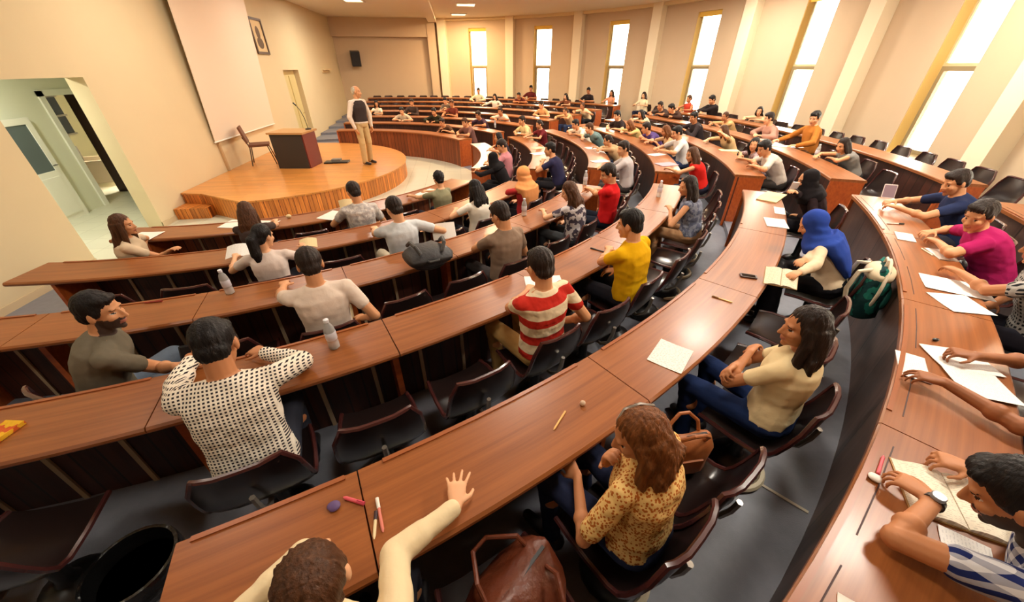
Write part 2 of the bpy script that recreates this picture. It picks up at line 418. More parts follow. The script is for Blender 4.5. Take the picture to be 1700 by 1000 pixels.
# armchair glimpsed in the back room
r = empty('armchair', (-8.9, 10.7, 0), R_(20)); tag(r, 'pale low armchair seen through the dark doorway', 'chair')
PALE = base('pale_upholstery', (172, 160, 140), 0.8)
mb = MB(); mb.box(-0.35, 0.35, -0.32, 0.32, 0.24, 0.44); mb.build('seat', PALE, r)
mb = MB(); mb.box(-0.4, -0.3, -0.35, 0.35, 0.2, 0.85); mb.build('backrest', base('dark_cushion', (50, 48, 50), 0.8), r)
for sy in (-1, 1):
    mb = MB(); mb.box(-0.38, 0.36, sy * 0.36 - 0.05, sy * 0.36 + 0.05, 0.1, 0.6); mb.build('armrest', PALE, r)
    for sx in (-0.3, 0.3): mb = MB(); mb.cap((sx, sy * 0.3, 0.02), (sx, sy * 0.3, 0.24), 0.02, 0.025); mb.build('leg', BLACK, r)

# ------------------------------------------------------------------ curved window wall
WIN_A = [67.4, 53.0, 37.2, 21.0, 5.0, -11.5, -27.6, -43.6]
HALF, SILL, HEAD, TH = 1.95, 0.95, 4.02, 0.34
mb = MB()
edges = [75.5] + sum([[a + HALF, a - HALF] for a in WIN_A], []) + [-99.0]
for a, b in zip(edges[0::2], edges[1::2]): mb.arcbox(RWALL, RWALL + TH, a, b, -0.05, CEIL)
for a in WIN_A:
    mb.arcbox(RWALL, RWALL + TH, a + HALF, a - HALF, -0.05, SILL, 4); mb.arcbox(RWALL, RWALL + TH, a + HALF, a - HALF, HEAD, CEIL, 4)
struct(mb, 'wall_right', WALL2, loc=(CX, CY, 0))
# pilasters between the bays
PIL = [75.0, 60.0, 45.2, 29.6, 13.9, -2.6, -18.8, -35.5, -52]
for i, a in enumerate(PIL):
    mb = MB(); mb.arcbox(RWALL - 0.28, RWALL + 0.02, a - 1.0, a + 0.75, 0, CEIL, 3)
    struct(mb, 'trim_%d' % (i + 10), PILM, loc=(CX, CY, 0))
# windows
FRAME = base('window_frame_paint', (214, 196, 150), 0.4)
BLIND = base('yellow_blind', (240, 196, 84), 0.8)
for i, a in enumerate(WIN_A):
    o = empty('window_%d' % (i + 1), pol(RWALL, a), R_(a)); o['kind'] = 'structure'
    w = RWALL * math.tan(R_(HALF))
    mb = MB(); x0, x1 = 0.2, 0.26
    for y in (-w, w - 0.05): mb.box(x0, x1, y, y + 0.05, SILL, HEAD)
    for z in (SILL, 2.50, HEAD - 0.05): mb.box(x0, x1, -w + 0.05, w - 0.05, z, z + 0.05)
    mb.build('window_frame', FRAME, o)
    mb = MB()
    for y in (-w + 0.05, w - 0.13): mb.box(x0 - 0.03, x1, y, y + 0.08, SILL + 0.05, 2.50)
    mb.box(x0 - 0.03, x1, -w + 0.13, w - 0.13, 2.42, 2.50); mb.box(x0 - 0.03, x1, -w + 0.13, w - 0.13, SILL + 0.05, SILL + 0.12)
    mb.build('sash', base('sash_frame', (150, 132, 96), 0.4), o)
    mb = MB(); mb.box(0.235, 0.24, -w + 0.05, w - 0.05, SILL + 0.03, HEAD - 0.03); mb.build('pane', PANE, o)
    mb = MB(); mb.box(0.06, 0.14, -w + 0.01, w - 0.01, HEAD - 0.13, HEAD); mb.build('roller_blind', BLIND, o)
    mb = MB(); mb.box(0.005, 0.2, -w - 0.0, -w + 0.012, SILL, HEAD); mb.box(0.005, 0.2, w - 0.012, w, SILL, HEAD); mb.build('reveal', AMBER, o)
    mb = MB(); mb.box(-0.05, 0.2, -w - 0.05, w + 0.05, SILL - 0.03, SILL + 0.01); mb.build('sill', base('sill_stone', (205, 190, 160), 0.4), o)
    if i < 7:
        ld = bpy.data.lights.new('window_daylight', 'AREA'); ld.shape = 'RECTANGLE'; ld.size = 2 * w; ld.size_y = HEAD - SILL
        ld.cycles.is_portal = True
        lo = bpy.data.objects.new('window_daylight', ld); COL.objects.link(lo)
        lo.location = pol(RWALL + 0.3, a, (HEAD + SILL) / 2); lo.rotation_euler = (PI / 2, 0, R_(a) + PI / 2)
# far wall with soffit, and the ceiling
mb = MB(); mb.box(BOARD_X - 0.25, -0.2, 22.0, 22.25, -0.05, CEIL); struct(mb, 'wall_far', WALL2)
mb = MB(); mb.box(BOARD_X, -1.05, 21.72, 22.0, 3.68, CEIL); mb.box(-1.1, -0.72, 21.68, 22.0, 0, CEIL); struct(mb, 'trim_1', WALL2)
mb = MB(); mb.box(BOARD_X - 0.3, 10.4, -5.2, 24.6, CEIL, CEIL + 0.12); struct(mb, 'ceiling', CEILM)
mb = MB(); mb.box(-1.0, -0.62, -3, 22.0, CEIL - 0.16, CEIL); struct(mb, 'trim_2', CEILM)
mb = MB(); mb.arcbox(RWALL - 0.2, RWALL, 75, -99, CEIL - 0.1, CEIL, 110); struct(mb, 'trim_4', base('cornice_paint', (232, 212, 170), 0.8), loc=(CX, CY, 0))
# ceiling lamps: recessed panels, one over the far bays added for its glow
LAMPS = [(-3.6, 3.5), (-3.6, 8.0), (-3.2, 12.5), (-3.2, 16.5), (0.6, 1.0), (0.8, 5.0), (0.9, 9.0), (0.9, 13.0), (0.6, 17.0), (0.4, 20.0), (4.0, 1.5), (4.6, 5.4), (4.8, 9.5), (4.4, 13.5), (7.2, 6.0), (7.4, 11.0), (-3.6, -0.5)]
LF = base('lamp_frame', (220, 214, 200), 0.4); LD = emit('lamp_diffuser', (255, 232, 190), 1.1)
for i, (x, y) in enumerate(LAMPS):
    o = empty('ceiling_lamp', (x, y, CEIL)); tag(o, 'square recessed ceiling lamp panel with pale frame', 'lamp', 'lamp panels in the ceiling')
    mb = MB()
    for s in (-1, 1): mb.box(s * 0.32 - 0.03, s * 0.32 + 0.03, -0.35, 0.35, -0.03, 0.0); mb.box(-0.29, 0.29, s * 0.32 - 0.03, s * 0.32 + 0.03, -0.03, 0.0)
    mb.build('frame', LF, o)
    mb = MB(); mb.box(-0.29, 0.29, -0.29, 0.29, -0.015, -0.003); mb.build('diffuser', LD, o)
    ld = bpy.data.lights.new('lamp_light', 'AREA'); ld.size = 0.58; ld.energy = LAMP_W * (2.2 if y > 12 and x > -1 and x < 3 else 1.7 if x < -2 and y > 14 else 0.95 if x < -2 and y > 6 else 1.7 if y > 12 or x > 3 else 0.5 if y < 4 else 1.2); ld.color = (1.0, 0.68, 0.38) if y > 12 and x > -1 and x < 3 else (1.0, 0.915, 0.785)  # far-bay lamps turned orange and stronger just to cast an amber glow
    lo = bpy.data.objects.new('lamp_light', ld); COL.objects.link(lo); lo.parent = o; lo.location = (0, 0, -0.035)
# lobby lamp and back room lamp, cool white
for x, y, z, e in ((-6.7, 6.6, 2.86, 34), (-9.2, 11.2, 2.56, 1.3)):
    o = empty('lobby_lamp', (x, y, z)); tag(o, 'round flush lamp on the %s ceiling' % ('lobby' if x > -8 else 'dim back room'), 'lamp')
    mb = MB(); mb.lathe([(0.16, 0.04), (0.16, 0.0), (0.05, -0.03)], 20); mb.build('shade', LD, o, smooth=True)
    ld = bpy.data.lights.new('lobby_light', 'AREA'); ld.shape = 'DISK'; ld.size = 0.3; ld.energy = e; ld.color = (1.0, 0.99, 0.84)
    lo = bpy.data.objects.new('lobby_light', ld); COL.objects.link(lo); lo.parent = o; lo.location = (0, 0, -0.04)

# ------------------------------------------------------------------ stage
SX, SY, SR = -4.6, 10.35, 3.15
mb = MB()
pts = []
a0 = math.degrees(math.acos((BOARD_X + 0.01 - SX) / SR))
pts.append((BOARD_X + 0.01 - SX, -2.36)); pts.append((-0.45, -2.36 - 0.1))
for i in range(61):
    a = R_(-80 + (80 + a0) * i / 60); pts.append((SR * math.cos(a), SR * math.sin(a)))
def slab(mb, pts, z0, z1): mb.loft([[Vector((x, y, z0)) for x, y in pts], [Vector((x, y, z1)) for x, y in pts]])
st = empty('stage_platform', (SX, SY, 0)); tag(st, 'low curved wooden stage platform in front of the board wall', 'stage')
slab(mb, pts, 0, 0.37); mb.build('skirt', STAGE_SIDE, st)
mb = MB(); cx_ = sum(p[0] for p in pts) / len(pts)
big = [(x * 1.008 if x > -0.85 else x, y * 1.008) for x, y in pts]; slab(mb, big, 0.37, 0.40); mb.build('stage_deck', STAGE_TOP, st)
mb = MB(); mb.box(BOARD_X + 0.01 - SX, -0.3, -2.76, -2.37, 0, 0.2); mb.build('step', STAGE_SIDE, st)

# projection screen, leaning out from the wall at its top
o = empty('projection_screen', (BOARD_X, 11.3, 0)); tag(o, 'large white projection screen hanging on the board wall', 'screen')
SCR = base('screen_fabric', (232, 216, 196), 0.9, spec=0.1)
mb = MB(); mb.add([(0.06, -1.62, 1.06), (0.06, 1.62, 1.06), (0.30, 1.62, CEIL - 0.12), (0.30, -1.62, CEIL - 0.12), (0.045, -1.62, 1.06), (0.045, 1.62, 1.06), (0.285, 1.62, CEIL - 0.12), (0.285, -1.62, CEIL - 0.12)],
                  [(0, 1, 2, 3), (7, 6, 5, 4), (0, 4, 5, 1), (1, 5, 6, 2), (2, 6, 7, 3), (3, 7, 4, 0)])
mb.build('screen_sheet', SCR, o)
mb = MB(); mb.cap((0.055, -1.64, 1.05), (0.055, 1.64, 1.05), 0.018, 0.018); mb.build('weight_bar', WHITE, o)
mb = MB(); mb.box(0.2, 0.36, -1.75, 1.75, CEIL - 0.13, CEIL - 0.005); mb.build('roller_case', WHITE, o)
mb = MB(); mb.box(0.002, 0.05, -0.03, 0.03, 0.402, 1.02); tag(mb.build('cable_duct', base('duct_beige', (190, 160, 120), 0.5), loc=(BOARD_X, 9.82, 0)), 'vertical beige cable duct on the wall under the screen', 'duct')
# picture
o = empty('picture_frame', (BOARD_X, 13.82, 3.23)); tag(o, 'framed dark portrait picture high on the wall beside the screen', 'picture')
FR = base('dark_brown_frame', (74, 52, 34), 0.4); mb = MB()
for s in (-1, 1): mb.box(0.003, 0.04, s * 0.37 - 0.03, s * 0.37 + 0.03, -0.43, 0.43); mb.box(0.003, 0.04, -0.34, 0.34, s * 0.4 - 0.03, s * 0.4 + 0.03)
mb.build('frame', FR, o)
mb = MB(); mb.box(0.004, 0.015, -0.34, 0.34, -0.37, 0.37); mb.build('mount', base('cream_mount', (214, 188, 140), 0.7), o)
mb = MB(); mb.ell((0.016, 0, 0.08), (0.004, 0.13, 0.16)); mb.ell((0.016, 0, -0.16), (0.004, 0.2, 0.14)); mb.build('print', base('sepia_print', (96, 74, 50), 0.7), o, smooth=True)
# loudspeaker on far wall, ledge
o = empty('wall_loudspeaker', (-4.68, 22.0, 2.88), R_(18)); tag(o, 'black loudspeaker box tilted on the far wall', 'speaker')
M = Matrix.Rotation(R_(10), 4, 'X'); mb = MB(); mb.box(-0.2, 0.2, -0.5, -0.16, -0.3, 0.3, M); mb.build('cabinet', BLACK, o)
mb = MB(); mb.box(-0.17, 0.17, -0.53, -0.5, -0.27, 0.27, M); mb.build('grille', base('grille_dark', (32, 32, 34), 0.8), o)
mb = MB(); mb.tube([(0, 0.02, -0.1), (0, -0.2, -0.1)], 0.03); mb.build('bracket', BLACK, o)
mb = MB(); mb.box(0.004, 0.16, -0.5, 0.5, -0.03, 0.03); mb.box(0.004, 0.04, -0.5, 0.5, -0.12, -0.03); tag(mb.build('wall_ledge', base('ledge_cream', (220, 196, 150), 0.6), loc=(BOARD_X, 19.6, 2.4)), 'small cream ledge on the board wall near its far corner', 'ledge')

# lectern table, microphone, stage chair
rz = R_(-8)
o = empty('lectern_table', (-3.95, 10.2, 0.401), rz); tag(o, 'dark speaker desk with a pale wooden top on the stage', 'desk')
LT = base('pale_wood_top', (188, 146, 92), 0.4); MAROON = base('maroon_side', (112, 40, 26), 0.45); CHAR = base('charcoal_panel', (46, 40, 38), 0.5)
mb = MB(); mb.box(-0.42, 0.42, -0.38, 0.38, 0.76, 0.80); mb.build('table_top', LT, o)
mb = MB(); mb.box(-0.38, 0.36, -0.35, -0.32, 0.0, 0.76); mb.build('front_panel', CHAR, o)
for s in (-1, 1): mb = MB(); mb.box(s * 0.37 - 0.015, s * 0.37 + 0.015, -0.32, 0.3, 0.0, 0.76); mb.build('side_panel', MAROON if s > 0 else CHAR, o)
mb = MB(); mb.box(-0.35, 0.35, 0.26, 0.29, 0.25, 0.76); mb.build('back_panel', MAROON, o)
o = empty('gooseneck_microphone', (-3.62, 10.35, 1.2015)); tag(o, 'thin black gooseneck microphone standing on the speaker desk', 'microphone')
mb = MB(); mb.lathe([(0.07, 0), (0.07, 0.02), (0.02, 0.035)], 16); mb.build('base', BLACK, o, smooth=True)
mb = MB(); mb.tube([(0, 0, 0.02), (-0.03, 0.02, 0.25), (-0.09, 0.05, 0.42), (-0.17, 0.09, 0.52)], 0.008); mb.build('gooseneck', BLACK, o)
mb = MB(); mb.cap((-0.17, 0.09, 0.52), (-0.215, 0.11, 0.56), 0.016, 0.018); mb.build('capsule', BLACK, o, smooth=True)
o = empty('floor_tray', (-3.15, 10.42, 0.401)); tag(o, 'flat black cable tray on the stage beside the speaker desk', 'tray')
mb = MB(); mb.box(-0.3, 0.28, -0.14, 0.14, 0, 0.03); mb.build('tray_base', BLACK, o)
mb = MB(); mb.box(-0.12, 0.1, -0.08, 0.08, 0.03, 0.09); mb.build('socket_block', base('grey_block', (120, 118, 112), 0.5), o)
o = empty('stage_chair', (-4.95, 10.55, 0.402), R_(-70)); tag(o, 'brown visitor chair with thin dark legs on the stage', 'chair')
BR = base('brown_upholstery', (104, 62, 36), 0.7); TUB = base('dark_tube', (44, 36, 32), 0.35, 0.6)
mb = MB(); mb.box(-0.23, 0.23, -0.22, 0.22, 0.43, 0.48); mb.build('seat', BR, o)
mb = MB(); M = Matrix.Translation((0, -0.26, 0.68)) @ Matrix.Rotation(R_(12), 4, 'X'); mb.box(-0.23, 0.23, -0.02, 0.02, -0.16, 0.2, M); mb.build('backrest', BR, o)
for sx in (-1, 1):
    for a, b in (((sx * 0.2, 0.18, 0.43), (sx * 0.24, 0.26, 0.0)), ((sx * 0.2, -0.2, 0.43), (sx * 0.24, -0.27, 0.0))):
        mb = MB(); mb.tube([a, b], 0.012); mb.build('leg', TUB, o)
    mb = MB(); mb.tube([(sx * 0.2, -0.2, 0.44), (sx * 0.2, -0.29, 0.66)], 0.012); mb.build('back_support', TUB, o)

# ------------------------------------------------------------------ curved desks
def a_left(k): return -(90 + math.degrees(math.asin(0.45 / (rin(k) + 0.2))))
BLOCKS = {
    'near': [(a_left(k), [-33, -32.6, -32.6, -31, -32.2, -32.3, -32.5][k - 1]) for k in range(1, 8)],
    'middle': [([-21.3, -22.5, -22.3, -25, -26.5, -27.6, -28.2][k - 1], [17.5, 19, 20, 20, 20, 20, 20][k - 1]) for k in range(1, 8)],
    'far': [([27.5, 28, 28.5, 29, 29.5, 30, 30.5][k - 1], 92.0) for k in range(1, 8)],
}
SEAMS = {('near', 3): (-85, -76, -67, -58.6, -50, -41), ('near', 4): (-84, -75, -66.3, -57.6, -49, -40.5), ('near', 5): (-68.8, -60.5, -51.5, -42.5), ('near', 6): (-82, -73.5, -65.2, -56.9, -48.6, -40.4)}
PANEL_NEAR = polar_wood('sheen_brown_panel', (78, 54, 46), (100, 74, 62), 0.45, plank=16, grain='vert', line=(40, 24, 18), linew=0.03)  # light sheen on the near panels mixed into their grey-brown colour
ROW5_END = -72.7
def make_desk(block, k, a0, a1):
    ri, ro, zt, zf = rin(k), rout(k), top(k), fz(k)
    zb = fz(k - 1) if k > 1 else 0.0
    o = empty('lecture_desk', (CX, CY, 0))
    tag(o, 'long curved reddish wood desk, %s row of the %s seating block' % (ORD[k], block), 'desk', 'curved lecture desks')
    # worktop in lengths, with a slim seam between them
    L = R_(a1 - a0) * ri; n = max(1, round(L / 2.3)); cuts = [a0 + (a1 - a0) * i / n for i in range(n + 1)]
    if (block, k) in SEAMS:
        cuts = [a0] + [q for q in SEAMS[(block, k)] if a0 + 2 < q < a1 - 2] + [a1]
    g = math.degrees(0.003 / ri)
    for b0, b1 in zip(cuts, cuts[1:]):
        mb = MB(); t = 0.038
        mb.arc([(ri, zt - t), (ro - 0.008, zt - t), (ro, zt - t + 0.01), (ro, zt - 0.012), (ro - 0.012, zt), (ri + 0.008, zt), (ri, zt - 0.008)], b0 + g, b1 - g)
        mb.build('worktop', DESK, o)
        mid0, mid1 = b0 + (b1 - b0) * 0.08, b1 - (b1 - b0) * 0.08
        if block != 'near': continue
        mb = MB(); mb.arcbox(ri + 0.006, ri + 0.026, mid0, mid1, zt, zt + 0.007); mb.build('edge_rail', RAIL, o)
        if k < 6: continue
        m_ = (mid0 + mid1) / 2; mb = MB()
        for q0, q1 in ((mid0, m_ - (mid1 - mid0) * 0.06), (m_ + (mid1 - mid0) * 0.06, mid1)): mb.arcbox(ri + 0.062, ri + 0.067, q0, q1, zt - 0.001, zt + 0.0012)
        mb.build('pencil_groove', GROOVE, o)
    if block == 'near' and k < 5: a0 += math.degrees(0.34 / ri)      # the top overhangs its end panel by the wall
    mb = MB(); mb.arcbox(ri + 0.045, ri + 0.065, a0, a1, zb, zt - 0.036); mb.build('modesty_panel', FRONT if k == 1 else PANEL_NEAR if block == 'near' and k >= 5 else PANEL, o)
    nb = max(2, int(L / 0.36))
    for i in range(nb + 1 if block == 'near' and k < 6 else 0):
        a = a0 + (a1 - a0) * i / nb; d = math.degrees(0.013 / ri); mb = MB(); mb.arcbox(ri + 0.064, ri + 0.078, max(a0, a - d), min(a1, a + d), zf, zt - 0.037, 1)
        mb.build('batten', BATTEN, o)
    for i in range(1, len(cuts) - 1):
        d = math.degrees(0.02 / ri); mb = MB(); mb.arcbox(ri + 0.07, ri + 0.22, cuts[i] - d, cuts[i] + d, zf, zt - 0.037, 1); mb.build('support_panel', ENDW, o)
    mb = MB(); mb.arcbox(ri + 0.09, ri + 0.20, a0 + 0.3, a1 - 0.3, zt - 0.11, zt - 0.098); mb.build('under_shelf', PANEL, o)
    if block == 'near' and k < 5:
        d = math.degrees(0.34 / ri); mb = MB()
        mb.loft([[Vector((r_ * math.cos(R_(a0 - d * u)), r_ * math.sin(R_(a0 - d * u)), z)) for u, z in ((0, zt - 0.038), (0.95, zt - 0.038), (0.95, zt - 0.075), (0.6, zt - 0.10), (0.35, zt - 0.17), (0.22, zt - 0.3), (0, zt - 0.36))] for r_ in (ri + 0.03, ri + 0.07)])
        mb.build('bracket', PANEL, o)
    for s, a in ((1, a0), (-1, a1)):
        d = math.degrees(0.03 / ri); mb = MB(); mb.arcbox(ri + 0.012, ro - 0.02, min(a, a + s * d), max(a, a + s * d), zb + 0.001, zt - 0.037, 1); mb.build('end_panel', ENDW, o)
for blk, rng in BLOCKS.items():
    for k in range(1, 8):
        a0, a1 = rng[k - 1]
        if blk == 'near' and k == 7: a0 = -60.0
        if blk == 'near' and k == 5: a0 = ROW5_END
        make_desk(blk, k, a0, a1)

# ------------------------------------------------------------------ chairs
SHELL = base('dark_brown_shell', (34, 24, 23), 0.28, coat=0.3, noise_amt=0.1)
RIM = base('maroon_rim', (72, 36, 34), 0.25, coat=0.4)
CREAM = base('cream_bracket', (214, 200, 168), 0.4)
def chair_proto():
    o = empty('lecture_chair')
    P = [(0.215, 0.405), (0.13, 0.412), (0.02, 0.406), (-0.10, 0.405), (-0.165, 0.435), (-0.20, 0.50), (-0.225, 0.58), (-0.248, 0.68), (-0.262, 0.775)]
    W = [0.20, 0.216, 0.224, 0.227, 0.228, 0.226, 0.222, 0.212, 0.165]
    U = [-1, -0.85, -0.5, 0, 0.5, 0.85, 1]
    mb = MB(); rings = []; side = {-1: [], 1: []}; topc = []
    for i, ((y, z), w) in enumerate(zip(P, W)):
        y0, z0 = P[max(0, i - 1)]; y1, z1 = P[min(len(P) - 1, i + 1)]
        t = Vector((0, y1 - y0, z1 - z0)).normalized(); nrm = Vector((0, t.z, -t.y))  # points up / forward
        up = [Vector((u * w, y, z)) + nrm * (0.03 * u ** 4 + 0.006) for u in U]
        dn = [Vector((u * w, y, z)) + nrm * (0.03 * u ** 4 - 0.008) for u in reversed(U)]
        rings.append(up + dn)
        for s in (-1, 1): side[s].append(Vector((s * w, y, z)) + nrm * 0.03)
        if i == len(P) - 1: topc = [Vector((u * w, y, z + 0.004)) + nrm * (0.03 * u ** 4) for u in U]
    mb.loft(rings); mb.build('seat_shell', SHELL, o, smooth=True)
    mb = MB(); mb.tube(side[-1] + topc[1:-1] + list(reversed(side[1])), 0.013, 6); mb.build('rim', RIM, o, smooth=True)
    mb = MB(); mb.lathe([(0.15, 0.0), (0.15, 0.05), (0.12, 0.10), (0.05, 0.13), (0.036, 0.16), (0.036, 0.40)], 16); mb.build('pedestal', BLACK, o, smooth=True)
    mb = MB(); mb.tube([(0.185 * math.cos(R_(a)), 0.185 * math.sin(R_(a)), 0.02) for a in range(-160, -15, 12)], [0.008] + [0.02] * 11 + [0.008], 6); mb.build('foot', CREAM, o, smooth=True)
    mb = MB(); mb.tube([(0, 0.0, 0.385), (0, -0.17, 0.38), (0, -0.235, 0.43), (0, -0.262, 0.52), (0, -0.272, 0.60)], 0.014, 6); mb.build('bracket', base('grey_bracket', (150, 140, 128), 0.3, 0.5), o, smooth=True)
    return o
chair0 = chair_proto(); chair_used = [False]
def place_chair(k, th, label, turn=0.0, off=0.23):
    o = chair0 if not chair_used[0] else copy_tree(chair0); chair_used[0] = True
    o.location = pol(rout(k) + off, th, fz(k) + (0.004 if k == 1 else 0)); o.rotation_euler = (0, 0, R_(th + 90 + turn))
    tag(o, label, 'chair', 'dark shell chairs along the curved desks')
    return o

# ------------------------------------------------------------------ people
def rot_to(M, ax, deg): return Matrix.Rotation(R_(deg), 3, ax) @ M
PENDING = []            # (object, voxel, smoothing, post function)
def volume(mb, name, mats, parent, voxel, smooth=4, post=None):
    o = mb.build(name, mats, parent)
    m = o.modifiers.new('union', 'REMESH'); m.mode = 'VOXEL'; m.voxel_size = voxel; m.use_smooth_shade = True
    s = o.modifiers.new('soft', 'SMOOTH'); s.factor = 0.5; s.iterations = smooth
    PENDING.append((o, mats if isinstance(mats, list) else [mats], post))
    return o
def finish_volumes():
    bpy.context.view_layer.update()
    dg = bpy.context.evaluated_depsgraph_get()
    for o, mats, post in PENDING:
        me = bpy.data.meshes.new_from_object(o.evaluated_get(dg)); me.name = o.name
        old = o.data; o.modifiers.clear(); o.data = me; bpy.data.meshes.remove(old)
        me.materials.clear()
        for m in mats: me.materials.append(m)
        me.polygons.foreach_set('use_smooth', [True] * len(me.polygons))
        if post: post(me)
        me.update()
    PENDING.clear()
def ell_ring(c, x, y, rx, ry, n=16):
    # slightly squared ellipse
    out = []
    for j in range(n):
        t = 2 * PI * j / n; ct, s_ = math.cos(t), math.sin(t)
        f = 1.0 / (abs(ct) ** 2.5 + abs(s_) ** 2.5) ** (1 / 2.5)
        out.append(c + x * (rx * ct * f) + y * (ry * s_ * f))
    return out
def ik(S, T, l1, l2, hint):
    d = T - S; D = d.length
    if D > (l1 + l2) * 0.985: T = S + d * ((l1 + l2) * 0.985 / D); d = T - S; D = d.length
    if D < 0.12: T = S + d.normalized() * 0.12; d = T - S; D = d.length
    a = (l1 * l1 - l2 * l2 + D * D) / (2 * D); h = math.sqrt(max(0, l1 * l1 - a * a)); dn = d.normalized()
    hv = hint - dn * hint.dot(dn); hv.normalize()
    return S + dn * a + hv * h, T
def hand(mb, w, d, n, t, curl, spread, fr, S=1.0):
    """w wrist, d direction, n palm normal, t thumb side; five fingers"""
    d = d.normalized(); n = (n - d * n.dot(d)).normalized(); t = (t - d * t.dot(d) - n * t.dot(n)).normalized()
    rings = []
    for f, a, b in ((-0.01, 0.026, 0.019), (0.02, 0.030, 0.018), (0.055, 0.039, 0.016), (0.085, 0.041, 0.013), (0.098, 0.036, 0.009)):
        rings.append(ell_ring(w + d * f * S, t, n, a * S, b * S, 12))
    mb.loft(rings)
    for i, (off, L) in enumerate(((0.030, 0.070), (0.010, 0.079), (-0.011, 0.073), (-0.031, 0.057))):
        p = w + d * (0.084 - 0.004 * abs(i - 1.2)) * S + t * off * S
        a = R_((1.3 - i) * spread); dd = (d * math.cos(a) + t * math.sin(a)).normalized(); nf = n; c = curl + i * 3
        for j, (seg, ang) in enumerate(((0.45, c * 0.6), (0.31, c), (0.24, c * 0.8))):
            A = R_(ang); dd, nf = (dd * math.cos(A) + nf * math.sin(A)).normalized(), (nf * math.cos(A) - dd * math.sin(A)).normalized()
            q = p + dd * L * seg * S; mb.cap(p, q, fr * (1 - 0.08 * j), fr * (0.94 - 0.1 * j), 8); p = q
    b = w + d * 0.022 * S + t * 0.026 * S
    td = (t * 0.72 + d * 0.62 + n * 0.25).normalized(); q = b + td * 0.042 * S
    mb.cap(b, q, fr * 1.45, fr * 1.15, 8)
    td2 = (t * 0.35 + d * 0.9 + n * 0.3).normalized(); mb.cap(q, q + td2 * 0.03 * S, fr * 1.12, fr * 0.9, 8)
SKINS = {'light': (226, 170, 128), 'mid': (208, 148, 104), 'tan': (186, 124, 82), 'dark': (150, 92, 56)}
HAIRS = {'black': (24, 19, 18), 'dark': (40, 28, 22), 'brown': (78, 48, 28), 'auburn': (112, 66, 32), 'grey': (190, 180, 160)}
LIPS = base('lips', (178, 108, 88), 0.5); EYEW = base('eye_white', (196, 180, 166), 0.3); IRIS = base('iris_dark', (34, 22, 16), 0.2); SOLE = base('shoe_dark', (36, 32, 34), 0.5)
STUBBLE = base('beard_dark', (62, 42, 32), 0.8)
